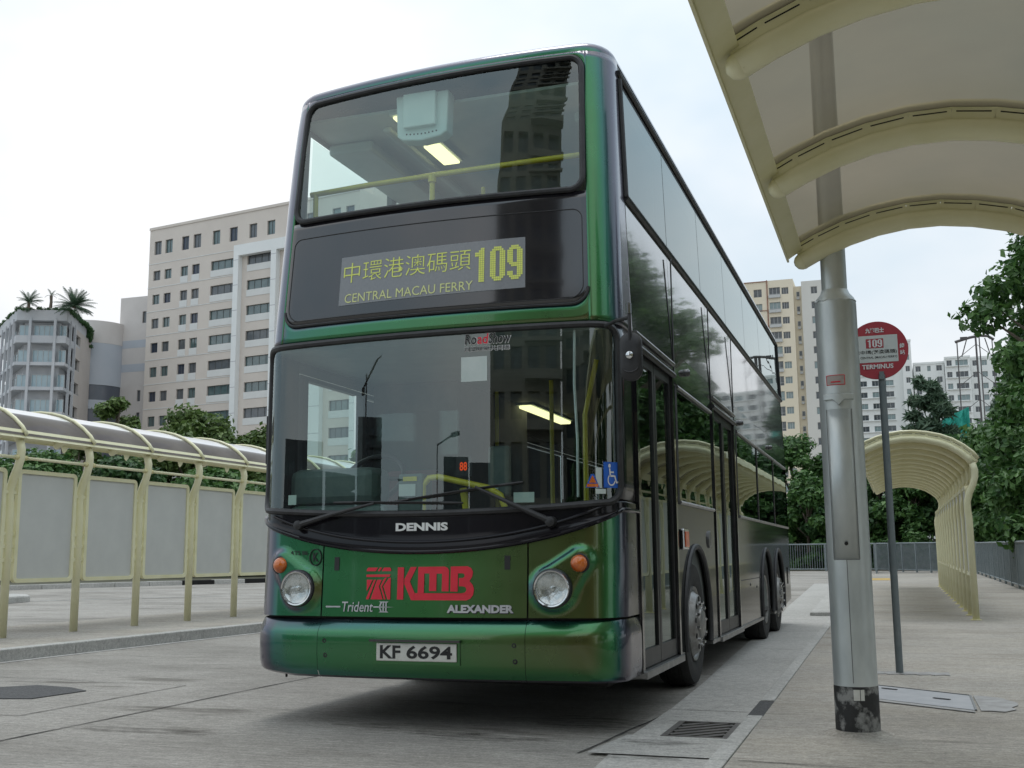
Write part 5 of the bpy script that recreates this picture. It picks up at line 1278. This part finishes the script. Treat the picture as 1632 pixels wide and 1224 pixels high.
# left side, behind the road
G2 = 'trees beyond the road on the left'
LT = [(-38.2, 26.5, 5.4, 3.0, LEAF2, 'low bush row at the left edge seen above the grey boards'), (-34.5, 29.5, 5.4, 2.8, LEAF2, 'dark bush behind the second shelter post from the left'), (-31.4, 31.5, 5.6, 2.8, LEAF1, 'green bush seen between the second and third shelter posts'),
      (-28.2, 33.5, 5.3, 2.7, LEAF2, 'dark leafy bush behind the third shelter post'), (-25.4, 35.5, 5.0, 2.6, LEAF1, 'green bush behind the fourth shelter post'), (-22.4, 37.5, 4.8, 2.5, LEAF2, 'dark bush next to the bus on its left'), (-19.4, 39.5, 5.1, 2.6, LEAF1, 'green bush seen through the windscreen of the bus')]
for i, (x, y, h, r, m_, lb_) in enumerate(LT): tree('bush_tree', lb_, x, y, h, r, m_, 50+i, 6500, .20, .0, G2, ncl=48)
tree('broadleaf_tree', 'olive green tree rising above the middle of the left shelter roof', -33.0, 45, 9.0, 3.3, LEAF4, 60, 7500, .24, .25, G2, ncl=48)
tree('broadleaf_tree', 'olive green tree above the shelter roof close to the bus', -29.3, 46.5, 8.0, 2.8, LEAF4, 61, 6500, .24, .2, G2, ncl=48)
tree('broadleaf_tree', 'thin young tree with sparse top in front of the pale slab tower', -38.6, 45.5, 10.3, 1.5, LEAF4, 62, 1500, .22, .45, G2, clr=.34, ncl=12)
tree('broadleaf_tree', 'small pale tree left of the thin young tree', -39.8, 44.0, 8.2, 1.7, LEAF4, 63, 3000, .22, .3, G2)
tree('broadleaf_tree', 'broad tree seen through the bus windows on the left', -22.0, 50.0, 8.6, 4.0, LEAF1, 64, 7000, .26, .1, G2)

# ------------------------------------------------------------------ buildings
def facade(mb, us, z0, z1, rects, depth, mi=0, y=0.0, mi_rev=None):
    """wall in the local x-z plane (front towards -y) with rectangular openings and reveals"""
    U = sorted(set([us[0], us[1]]+[r[0] for r in rects]+[r[1] for r in rects])); Zs = sorted(set([z0, z1]+[r[2] for r in rects]+[r[3] for r in rects]))
    U = [u for u in U if us[0]-1e-6 <= u <= us[1]+1e-6]; Zs = [z for z in Zs if z0-1e-6 <= z <= z1+1e-6]
    ra = np.array(rects) if rects else np.zeros((0, 4))
    for i in range(len(U)-1):
        if U[i+1]-U[i] < 1e-5: continue
        cu = (U[i]+U[i+1])/2; run = None
        for j in range(len(Zs)-1):
            cz = (Zs[j]+Zs[j+1])/2
            hole = len(ra) and np.any((ra[:, 0] < cu) & (cu < ra[:, 1]) & (ra[:, 2] < cz) & (cz < ra[:, 3]))
            if not hole: mb.quad((U[i], y, Zs[j]), (U[i+1], y, Zs[j]), (U[i+1], y, Zs[j+1]), (U[i], y, Zs[j+1]), mi)
    mr = mi if mi_rev is None else mi_rev
    for a, b, c, d in rects:
        mb.quad((a, y, c), (b, y, c), (b, y+depth, c), (a, y+depth, c), mr); mb.quad((a, y, d), (a, y+depth, d), (b, y+depth, d), (b, y, d), mr)
        mb.quad((a, y, c), (a, y+depth, c), (a, y+depth, d), (a, y, d), mr); mb.quad((b, y, c), (b, y, d), (b, y+depth, d), (b, y+depth, c), mr)
_WM = {}
def win_mesh(w, h, panes, g=None, f=None, fr=.06, rail=None, key=''):
    g = g or WINGLASS; f = f or WFRAME
    k = (round(w, 2), round(h, 2), panes, g.name, f.name, rail, key)
    if k in _WM: return _WM[k]
    mb = MB(); mb.quad((-w/2, 0, 0), (w/2, 0, 0), (w/2, 0, h), (-w/2, 0, h), 0)
    for i in range(panes+1):
        x = -w/2+w*i/panes; x = min(max(x, -w/2+fr/2), w/2-fr/2); mb.bb(x-fr/2, x+fr/2, -.05, -.004, 0, h, 1)
    mb.bb(-w/2+fr, w/2-fr, -.05, -.004, 0, fr, 1) if panes == 1 else mb.bb(-w/2, w/2, -.058, -.052, 0, fr, 1)
    mb.bb(-w/2, w/2, -.058, -.052, h-fr, h, 1)
    if rail: mb.bb(-w/2, w/2, -.058, -.052, h*rail-fr/2, h*rail+fr/2, 1)
    me = mb.mesh('window', [g, f]); _WM[k] = me; return me
def put_windows(t, rects, panes, depth, gl=None, fm=None, y=0.0, rail=None, sel=None):
    for k, (a, b, c, d) in enumerate(rects):
        g = gl[(k*7+int(c)*3) % len(gl)] if isinstance(gl, list) else gl
        inst('window', win_mesh(b-a, d-c, panes(b-a) if callable(panes) else panes, g, fm, rail=rail), t, ((a+b)/2, y+depth, c))
WINGREY = mat('tinted_window_glass', (.09, .105, .12), .1, c2=(.16, .17, .18), scale=.5, coat=.4)
WINNAVY = mat('navy_window_glass', (.022, .032, .065), .1, c2=(.06, .075, .10), scale=.5, coat=.4)

# beige office block with white pilasters
ob = thing('office_building', 'tall beige office block with white pilasters behind the left of the bus', 'building', (-100.94, 131.08, 0), math.radians(-8.87))
rects = []; cols = [(-.37, 1.07), (1.90, 3.32), (5.17, 6.60), (7.40, 8.88)]; bays = [(11.1, 15.95), (18.0, 22.85), (25.0, 29.6), (32.9, 36.7)]
rows = [44.3-3.7*k for k in range(11)]
small = []; ribbon_ = []
for zt in rows:
    for a, b in cols: small.append((a, b, zt-1.5, zt))
    for a, b in bays: ribbon_.append((a, b, zt-1.42, zt-.02))
top = [(a, b, 46.8, 48.9) for a, b in ((-.35, 1.1), (1.87, 3.35), (5.2, 6.62), (7.5, 9.0), (11.25, 12.7), (14.5, 16.0), (18.2, 19.63), (21.5, 22.93), (25.3, 26.7), (28.5, 29.9), (33, 34.4), (35.3, 36.7))]
wl_ = MB(); facade(wl_, (-1.35, 37.6), 0, 51.1, small+ribbon_+top, .35)
wl_.quad((-1.35, 0, 0), (-1.35, 0, 51.1), (-1.35, 22, 51.1), (-1.35, 22, 0)); wl_.quad((37.6, 0, 0), (37.6, 22, 0), (37.6, 22, 51.1), (37.6, 0, 51.1)); wl_.quad((-1.35, 0, 51.1), (37.6, 0, 51.1), (37.6, 22, 51.1), (-1.35, 22, 51.1))
wl_.quad((-1.35, 22, 0), (-1.35, 22, 51.1), (37.6, 22, 51.1), (37.6, 22, 0))
wl_.build('wall', BEIGE, ob, fix=False)
put_windows(ob, small, 2, .3, [WINGLASS, WINGREY, WINNAVY, WINGLASS, WINGREY]); put_windows(ob, ribbon_, 4, .3, [WINGLASS, WINGREY, WINGLASS]); put_windows(ob, top, 2, .3, [WINGREY, WINGLASS, WINNAVY])
sp = MB().bb(0, 4.85, -.06, -.003, 0, .98).mesh('spandrel', BSPAN); sp2 = MB().bb(0, 1.46, -.04, -.003, 0, .98).mesh('spandrel', BSPAN)
for zt in rows:
    for a, b in bays:
        o = inst('spandrel', sp, ob, (a, 0, zt-2.42)); o.scale = ((b-a)/4.85, 1, 1)
    for a, b in cols[2:]: inst('spandrel', sp2, ob, (a, 0, zt-2.5))
    MB().bb(-1.38, 16.1, -.05, -.002, zt+1.06, zt+1.16).build('floor_line', BSPAN, ob)
MB().bb(-1.4, 37.65, -.12, -.002, 50.75, 51.15).build('parapet', BEIGE, ob)
for a, b in ((16.14, 17.06), (23.0, 23.95), (29.8, 31.9), (36.85, 37.65)):
    MB().bb(a, b, -.85, -.003, 0, 44.2).build('pilaster', BWHITE, ob)
    for k in range(11): MB().bb(a-.01, b+.01, -.86, -.851, 43.6-3.7*k-.05, 43.6-3.7*k+.05).build('joint', GREYCON, ob)
MB().bb(16.14, 37.65, -.85, -.003, 44.21, 45.8).build('lintel', BWHITE, ob)
MB().bb(26.5, 37, 4, 18, 51.1, 53.2).build('roof_house', BEIGE, ob)

# grey building with chamfered front and rooftop palms
gb = thing('terraced_office', 'grey concrete office with chamfered corners and palms on its roof', 'building', (-105.0, 113.35, 0), math.radians(15.5))
HB = 35.0
PLAN = [(-12.1, 10.6), (-3.9, -.2), (2.5, 1.0), (-.7, 15.9), (-9, 30), (-14, 30)]
mbx = MB(); mbx.prism(PLAN, 33.55, HB); mbx.build('parapet', GREYCON, gb)
core = MB(); core.prism([(-11.3, 12.0), (-3.3, 1.2), (1.2, 2.1), (-1.9, 15.5), (-9.5, 29), (-13, 29)], 0, 33.5); core.build('core', GREYCON, gb)
def lerp2(a, b, t_): return (a[0]+(b[0]-a[0])*t_, a[1]+(b[1]-a[1])*t_)
for k in range(9):
    zt = 30.45-3.4*k
    if k == 0: MB().prism(PLAN, zt, zt+1.0).build('floor_slab', GREYCON, gb)
    else: MB().prism(PLAN, zt+.3, zt+.75).build('floor_slab', GREYCON, gb)
faces = [(PLAN[0], PLAN[1], 3), (PLAN[1], PLAN[2], 2), (PLAN[2], PLAN[3], 3)]
for fi, (p, q, nb) in enumerate(faces):
    L = math.hypot(q[0]-p[0], q[1]-p[1]); ang = math.atan2(q[1]-p[1], q[0]-p[0])
    ts = {0: [0, .22, .44, .66, .86], 1: [.275, .775], 2: [.16, .33]}[fi]
    for t_ in ts:
        c0 = lerp2(p, q, t_); MB().box((c0[0], c0[1], 17), (.34, .34, 33.9), rz=ang).build('pier', GREYCON, gb)
    segs = {0: [(0, .22), (.22, .44), (.44, .66), (.66, .86)], 1: [(-.02, .275), (.275, .775), (.775, 1.02)], 2: [(0.0, .16), (.16, .33)]}[fi]
    for a, b in segs:
        for k in range(9):
            zt = 33.3-3.4*k if k == 0 else 33.75-3.4*k-.5
            hh = 1.75 if k == 0 else 1.95
            if fi == 1 or (fi == 2 and a < .1) or fi == 0:
                w = (b-a)*L-.5; c0 = lerp2(p, q, (a+b)/2); n2 = (-math.sin(ang)*-1, math.cos(ang)*-1)
                dark = (fi == 0 and (k+int(a*10)) % 3 == 0)
                o = inst('window', win_mesh(w, hh, 4 if w > 2.6 else 2, WINGREY if dark else WINBLUE, WFRAMEP, .07), gb, (c0[0]-math.sin(ang)*.9*1, c0[1]+math.cos(ang)*.9*1, zt-hh-.25), ang)
# tan end wall with small dark windows on the right chamfer
p, q = PLAN[2], PLAN[3]; ang = math.atan2(q[1]-p[1], q[0]-p[0]); L = math.hypot(q[0]-p[0], q[1]-p[1])
ew = MB(); rr_ = [(L*.37, L*.56, 33.0-3.4*k-1.9, 33.0-3.4*k-.2) for k in range(9)]
facade(ew, (L*.35, L*1.0), 0, 33.55, rr_, .5)
o = ew.build('end_wall', mat('tan_concrete', (.50, .46, .43), .75, c2=(.54, .50, .47), scale=.4), gb, fix=False); o.location = (p[0]+.05, p[1]-.05, 0); o.rotation_euler = (0, 0, ang)
for a, b, c_, d_ in rr_: inst('window', win_mesh(b-a, d_-c_, 1, WINDARK, WFRAME), o, ((a+b)/2, .45, c_))
# curved stair tower
ct = thing('curved_tower', 'curved grey tower with dark glazed bands between the grey office and the pale slab', 'building', (-113.2, 133.0, 0))
def arc_band(z0, z1, m_, r=5.2, nm='wall'):
    mb = MB(); mb.lathe([(r, z0), (r, z1)], 40); return mb.build(nm, m_, ct, smooth=True)
arc_band(0, 15.5, GREYCON); arc_band(33.6, 37.0, GREYSLAB); arc_band(27.2, 33.59, BLUEBAND, 5.18)
for k, (a, b) in enumerate(((24.9, 27.19), (20.2, 23.5), (15.51, 19.9))): arc_band(a, b, DARKBAND, 5.1, 'glazed_band')
arc_band(23.51, 24.89, BLUEBAND, 5.2); arc_band(19.91, 20.19, GREYCON, 5.25)
# pale slab tower
sb = thing('slab_tower', 'pale narrow slab tower between the curved tower and the beige office', 'building', (-107.6, 133.3, 0))
rr_ = [(3.0, 3.7, 37.0-.0, 38.8)]+[(2.6, 3.2, 24.9-3.4*k, 26.6-3.4*k) for k in range(6)]
w_ = MB(); facade(w_, (-1.1, 9), 0, 41.2, rr_, .3); w_.quad((-1.1, 0, 0), (-1.1, 0, 41.2), (-1.1, 14, 41.2), (-1.1, 14, 0)); w_.quad((-1.1, 0, 41.2), (9, 0, 41.2), (9, 14, 41.2), (-1.1, 14, 41.2)); w_.build('wall', GREYSLAB, sb, fix=False)
put_windows(sb, rr_, 1, .25, WINGREY)
for z in (29.5, 33.2): MB().bb(-1.12, 9, -.02, -.002, z, z+1.2).build('band', BLUEBAND, sb)
MB().bb(-2.0, -1.12, .2, .5, 12, 35.5).build('fin', GREYCON, sb)
for k in range(13): MB().bb(-1.95, -1.2, .1, .19, 13+k*1.7, 13.9+k*1.7).build('window', WINDARK, sb)

# palms and hedge on the roof
def palm(label, x, y, z, h, R0, nf, seed, droop=1.0):
    rng = random.Random(seed); t = thing('palm_tree', label, 'palm tree', (x, y, z), 0, 'palms on the roof of the grey office')
    tk = MB(); tk.tube([(0, 0, 0), (.05, 0, h*.5), (0, 0, h)], [.22, .18, .20], 8); tk.build('trunk', BARK, t, smooth=True)
    mb = MB()
    for f in range(nf):
        az = 2*PI*f/nf*2.4+rng.uniform(-.2, .2); el = rng.uniform(-.25, 1.35); L = R0*rng.uniform(.85, 1.1)
        p = Vector((0, 0, h)); dirv = Vector((math.cos(az)*math.cos(el), math.sin(az)*math.cos(el), math.sin(el))); side = Vector((-math.sin(az), math.cos(az), 0)); pts = [p.copy()]
        for k in range(9): p = p+dirv*L/9; dirv = (dirv+Vector((0, 0, -.11*droop))).normalized(); pts.append(p.copy())
        for k in range(1, 10):
            for sgn in (-1, 1):
                ll = L*.26*math.sin(PI*(k+.6)/10.6)+.08; a = pts[k-1]; b = pts[k]
                for u in (0, .5):
                    r0 = a.lerp(b, u); tip = r0+side*sgn*ll*.75+(b-a).normalized()*ll*.55+Vector((0, 0, -ll*.3)); r1 = a.lerp(b, u+.46)
                    mb.add([r0, r1, tip], [(0, 1, 2)])
    o = mb.build('crown', PALML, t, fix=False); return t
palm('small palm on the left of the roof', -106.4, 111.6, 34.9, .8, 2.0, 26, 1)
palm('dead-looking upright palm stump between the two leafy palms', -103.6, 112.6, 34.9, 1.7, 1.1, 7, 2, 1.6)
palm('large spreading palm on the right of the roof', -100.9, 114.0, 34.9, .3, 2.8, 60, 3, .8)
hg = []
rng = random.Random(5); rot = math.radians(15.5)
def loc_w(u, v): return (-105.0+u*math.cos(rot)-v*math.sin(rot), 113.35+u*math.sin(rot)+v*math.cos(rot))
for (p, q, n_) in ((PLAN[0], PLAN[1], 26), (PLAN[1], PLAN[2], 16), (PLAN[2], PLAN[3], 26)):
    for k in range(n_):
        u, v = lerp2(p, q, k/n_); x, y = loc_w(u+rng.uniform(-.15, .3), v+.35); hg.append((x, y, HB+rng.uniform(0, .25), rng.uniform(.25, .5)))
for k in range(20):
    u, v = lerp2(PLAN[2], PLAN[3], .8+.2*k/20); x, y = loc_w(u+.15, v-.1); hg.append((x, y, HB-rng.uniform(0, 2.6), .35))
o = bpy.data.objects.new('roof_hedge', leaf_mesh('roof_hedge', hg, 6000, .16, LEAF2, 77)); COL.objects.link(o)
tag(o, 'low green hedge trailing along the roof edge of the grey office', 'hedge', kind='stuff')

# yellow apartment block
yb = thing('apartment_block', 'yellow apartment tower with small windows right behind the bus', 'building', (-14.39, 213.43, 0))
r1, r2_, r3, r4 = [], [], [], []
for k in range(18):
    z = 51.6-2.97*k
    r1 += [(-9.2, -7.9, z, z+1.7), (-6.9, -5.3, z, z+1.6)]
    r2_ += [(-3.9, -1.75, z-.1, z+1.75)]; r3 += [(-1.5, -.15, z+.25, z+1.6)]
wl_ = MB(); facade(wl_, (-9.6, .75), 0, 54.8, r1+r2_+r3, .3)
wl_.quad((-9.6, 0, 0), (-9.6, 0, 54.8), (-9.6, 14, 54.8), (-9.6, 14, 0)); wl_.quad((.75, 0, 0), (.75, 6, 0), (.75, 6, 54.8), (.75, 0, 54.8)); wl_.quad((-9.6, 0, 54.8), (.75, 0, 54.8), (.75, 14, 54.8), (-9.6, 14, 54.8))
wl_.quad((.75, 1.4, 0), (2.2, 1.4, 0), (2.2, 1.4, 53.5), (.75, 1.4, 53.5)); wl_.quad((.75, 1.4, 53.5), (2.2, 1.4, 53.5), (2.2, 14, 53.5), (.75, 14, 53.5))
wl_.build('wall', YELLOWB, yb, fix=False)
put_windows(yb, r1, 2, .25, [WINDARK, WINPALE], WFRAMEP); put_windows(yb, r2_, 3, .25, [WINDARK, WINPALE, WINDARK], WFRAMEP, rail=.3); put_windows(yb, r3, 3, .25, [WINPALE, WINDARK], WFRAMEP)
acm = MB().bb(-.28, .28, -.4, -.01, 0, .42).mesh('air_conditioner', WFRAMEP); sw_ = win_mesh(.62, 1.0, 1, WINDARK, WFRAMEP)
for k in range(18):
    z = 51.4-2.97*k; inst('window', sw_, yb, (1.55, 1.38, z)); inst('air_conditioner', acm, yb, (1.55, 1.35, z-.6))
    if k < 6: MB().bb(-3.95, -1.7, -.5, -.02, 51.2-2.97*k, 51.8-2.97*k).build('balcony', WFRAMEP, yb)
MB().tube([(-4.25, -.12, 30), (-4.25, -.12, 54.9)], .11, 8).build('pipe', PIPE, yb); MB().tube([(-9.6, -.12, 54.7), (-4.25, -.12, 54.7)], .09, 8).build('pipe', PIPE, yb); MB().tube([(-7.0, -.12, 48.8), (-4.25, -.12, 48.8)], .07, 8).build('pipe', PIPE, yb)
gw = thing('apartment_block', 'grey apartment tower partly hidden behind the thick lamp column', 'building', (-14.39, 213.43, 0))
r1 = [(4.1, 5.3, 51.5-2.97*k, 52.9-2.97*k) for k in range(18)]+[(7.2, 8.4, 51.5-2.97*k, 52.9-2.97*k) for k in range(18)]
w_ = MB(); facade(w_, (2.3, 9.5), 0, 54.1, r1, .3); w_.quad((2.3, 0, 0), (2.3, 0, 54.1), (2.3, 2, 54.1), (2.3, 2, 0)); w_.quad((2.3, 0, 54.1), (9.5, 0, 54.1), (9.5, 14, 54.1), (2.3, 14, 54.1)); w_.quad((9.5, 0, 0), (9.5, 14, 0), (9.5, 14, 54.1), (9.5, 0, 54.1)); w_.build('wall', GREYB, gw, fix=False)
put_windows(gw, r1, 2, .25, [WINDARK, WINDARK, WINPALE], WFRAMEP)

# white stepped apartment blocks
def block(label, x0, x1, y, zt, cols, m_, glset, pitch=2.85, first=2.2, rows_=14, dep=14, ledge=True, rz=0.0):
    t = thing('apartment_block', label, 'building', (x0, y, 0), rz, None); W_ = x1-x0; rc = []
    for k in range(rows_):
        z = zt-first-pitch*k
        if z < 4: break
        for a, b in cols: rc.append((a, b, z, z+1.35))
    w_ = MB(); facade(w_, (0, W_), 0, zt, rc, .3)
    w_.quad((0, 0, 0), (0, 0, zt), (0, dep, zt), (0, dep, 0)); w_.quad((W_, 0, 0), (W_, dep, 0), (W_, dep, zt), (W_, 0, zt)); w_.quad((0, 0, zt), (W_, 0, zt), (W_, dep, zt), (0, dep, zt))
    w_.build('wall', m_, t, fix=False); put_windows(t, rc, lambda w: 3 if w > 2 else 2, .25, glset, WFRAMEP)
    MB().bb(-.1, W_+.1, -.15, -.003, zt-.45, zt+.05).build('parapet', m_, t)
    if ledge:
        for k in range(rows_):
            z = zt-first-pitch*k-.25
            if z > 4: MB().bb(cols[0][0]-.2, cols[-1][1]+.2, -.45, -.004, z, z+.14).build('ledge', m_, t)
    return t
DK = [WINDARK, WINPALE, WINDARK]
block('white apartment block behind the bus stop pole, with rows of triple windows', -8.0, 4.2+3.6-.0, 283.0, 47.6, [(.4, 2.4), (4.2, 6.0), (7.2, 9.4), (10.3, 12.3)], WHITEB, DK)
block('tall slim white stair tower just right of the red stop disc', 6.6, 8.8, 281.0, 53.4, [(.7, 1.7)], WHITEB, DK, ledge=False)
block('white apartment block with a flat notched roof right of the stop sign', 9.1, 16.2, 282.0, 47.6, [(.5, 1.7), (3.2, 4.0), (5.3, 6.6)], WHITEB, DK, ledge=False)
block('pale wing with long balcony windows behind the wispy tree', 16.3, 22.0, 280.0, 48.3, [(.4, 1.6), (2.4, 5.2)], WHITEB, DK)
block('white apartment wing behind the lattice mast', 22.3, 28.5, 284.0, 48.6, [(.5, 1.7), (2.6, 3.8), (4.8, 5.9)], WHITEB, DK, ledge=False)
block('white apartment block at the far right behind the tall tree', 28.8, 40.0, 286.0, 45.5, [(.8, 2.8), (4.2, 6.2), (8, 10)], WHITEB, DK)
# roof aerials
# lattice mast
ms = thing('lattice_mast', 'dark lattice mast with a crossarm rising above the trees on the right', 'mast', (12.1, 121.2, GZ(121)))
mm = MB(); Hm = 23.4
for a, b in ((-.9, -1.0), (.2, .25), (.9, 1.9)):
    pass
mm.tube([(-2.0, 0, 0), (-1.9, 0, Hm-.4)], .07, 6); mm.tube([(0, 0, 0), (.0, 0, Hm)], .11, 6); mm.tube([(.35, 0, 0), (.35, 0, Hm)], .07, 6); mm.tube([(1.75, 0, 0), (1.6, 0, Hm-.5)], .06, 6)
mm.build('leg', MAST, ms)
mm = MB(); mm.tube([(-2.1, 0, Hm-.55), (-.6, 0, Hm-.15), (.4, 0, Hm), (1.2, 0, Hm-.1), (1.8, 0, Hm-.55)], .15, 8); mm.box((-1.2, 0, Hm-.2), (.7, .3, .3)); mm.build('crossarm', MAST, ms)
mm = MB()
for z in range(3, 22, 3): mm.tube([(-1.95, 0, z), (0, 0, z+1.5), (1.7, 0, z)], .04, 5)
mm.tube([(-.9, 0, Hm-.3), (-1.5, 0, Hm-2.2)], .06, 5); mm.tube([(.9, 0, Hm-.3), (1.3, 0, Hm-2.0)], .06, 5); mm.build('brace', MAST, ms)
am = MB(); am.tube([(3.4, 0, 0), (3.4, 0, Hm+.6)], .10, 6); am = am.build('aerial_pole', MAST); am.location = (12.1, 121.2, GZ(121)); tag(am, 'slim dark pole standing right of the lattice mast', 'pole')
# scaffold with green net
sc = thing('netted_scaffold', 'teal green netting over a scaffold glimpsed between the trees on the right', 'scaffold', (8.3, 100, GZ(100)), -.1)
mb = MB(); nx, nz_ = 10, 14
V = [(-1.0+2.3*i/nx, -.8+.25*math.sin(i*1.7+j), 4+(8.3+.9*i/nx)*j/nz_) for i in range(nx+1) for j in range(nz_+1)]
mb.add(V, [(i*(nz_+1)+j, (i+1)*(nz_+1)+j, (i+1)*(nz_+1)+j+1, i*(nz_+1)+j+1) for i in range(nx) for j in range(nz_)]); mb.build('net', NET, sc, solid=.03)
mb = MB()
for x in (-1, 0, 1): mb.tube([(x, -.4, 0), (x, -.4, 12.2)], .04, 5)
for z in range(2, 13, 2): mb.tube([(-1, -.4, z), (1.3, -.4, z)], .04, 5)
mb.build('scaffold_poles', MAST, sc)

# ------------------------------------------------------------------ behind the camera: what the bus glass mirrors
def tower(label, az0, az1, dist, h, m_, glm, rows_=30, cols=4, name='apartment_tower'):
    c0 = Vector((math.sin(az0)*dist, -math.cos(az0)*dist)); c1 = Vector((math.sin(az1)*dist, -math.cos(az1)*dist))
    v = c0-c1; W_ = v.length; ang = math.atan2(v.y, v.x)
    t = thing(name, label, 'building', (c1.x, c1.y, 0), ang); rc = []
    n_ = rows_; ph = h/(n_+1)
    for k in range(n_):
        for j in range(cols):
            a = W_*(j+.18)/cols; b = W_*(j+.82)/cols; rc.append((a, b, ph*(k+.6), ph*(k+1.15)))
    w_ = MB(); facade(w_, (0, W_), 0, h, rc, .5); dep = 15
    w_.quad((0, 0, 0), (0, 0, h), (0, dep, h), (0, dep, 0)); w_.quad((W_, 0, 0), (W_, dep, 0), (W_, dep, h), (W_, 0, h)); w_.quad((0, 0, h), (W_, 0, h), (W_, dep, h), (0, dep, h)); w_.quad((0, dep, 0), (W_, dep, 0), (W_, dep, h), (0, dep, h))
    w_.build('wall', m_, t, fix=False)
    bk = MB()
    for a, b, c_, d_ in rc: bk.quad((a, .45, c_), (b, .45, c_), (b, .45, d_), (a, .45, d_))
    o = bk.build('window_glass', glm, t, fix=False); o['kind'] = 'stuff'
    lb_ = MB()
    for k in range(n_): lb_.bb(-.3, W_*.5, -1.0, -.01, ph*(k+.35), ph*(k+.55))
    lb_.build('balcony_ledges', m_, t)
    return t
rad = math.radians
# local x runs so that the front (-y) faces the bus
tower('tall dark apartment tower mirrored in the right half of the windscreens', rad(-12.2), rad(-.8), 62, 118, TOWERM, WINDARK, 36, 4)
tower('lower apartment block mirrored beside the tall tower in the lower windscreen', rad(-.6), rad(26), 66, 30, TOWERM, WINDARK, 9, 8)
tower('dark unfinished tower mirrored in the middle of the lower windscreen', rad(-34.5), rad(-30.4), 300, 48, TOWERD, WINDARK, 14, 4, 'unfinished_tower')
for i, (a, b, dd, h) in enumerate(((-30.2, -27.6, 420, 40), (-27.5, -23.5, 460, 50), (-23.2, -20.2, 380, 37), (-20, -16.0, 420, 52), (-15.8, -11.8, 360, 43), (-40, -34.8, 420, 45), (-52, -40.5, 420, 56))):
    tower(('low grey block right of the mirrored dark tower', 'wide block behind the mirrored street lamp', 'lowest block on the mirrored skyline', 'tall block right of the mirrored street lamp', 'block touching the mirrored apartment tower', 'block left of the mirrored dark tower', 'broad block at the left end of the mirrored skyline')[i], rad(a), rad(b), dd, h, TOWERD, WINDARK, 5, 5, 'distant_block')['group'] = 'distant blocks mirrored in the windscreen'
def polar(az, dd): return (math.sin(rad(az))*dd, -math.cos(rad(az))*dd)
x, y = polar(-33.2, 310); ck = thing('tower_crane', 'thin tower crane mirrored above the dark unfinished tower', 'crane', (x, y, 0), rad(33))
mb = MB(); mb.tube([(0, 0, 40), (0, 0, 62)], .7, 6); mb.build('mast', MAST, ck); mb = MB(); mb.tube([(-7, 0, 59), (30, 0, 63)], .5, 6); mb.box((-7, 0, 58), (3, 2, 2)); mb.build('jib', MAST, ck)
x, y = polar(-21.0, 75); sl_ = thing('street_lamp', 'street lamp with a single arm mirrored in the lower windscreen', 'street lamp', (x, y, 0), rad(21))
mb = MB(); mb.tube([(0, 0, 0), (0, 0, 11.6)], [.16, .10], 8); mb.build('pole', MAST, sl_); mb = MB(); mb.tube([(0, 0, 11.5), (4.2, 0, 11.9)], .08, 6); mb.build('arm', MAST, sl_); mb = MB(); mb.box((5.0, 0, 11.9), (2.0, .6, .3)); mb.build('lantern', MAST, sl_, bevel=.08)
for i, (az, dd, h) in enumerate(((-44, 140, 15), (-37, 150, 14), (-29, 150, 13), (-24, 140, 12), (-17, 150, 13), (4, 50, 9), (16, 45, 10), (30, 40, 11), (48, 35, 11))):
    x, y = polar(az, dd); tree('broadleaf_tree', 'tree behind the viewpoint mirrored in the windscreen '+('at its far left', 'below the dark tower', 'right of the dark tower', 'left of the street lamp', 'right of the street lamp', 'below the tall apartment tower', 'below the lower apartment block', 'at its right corner', 'at its far right corner')[i], x, y, h, 7.5 if az < 0 else 4.5, LEAF2, 80+i, 2600, .6, .05, 'trees mirrored in the windscreen', z0=0)
print('objects', len(bpy.data.objects))
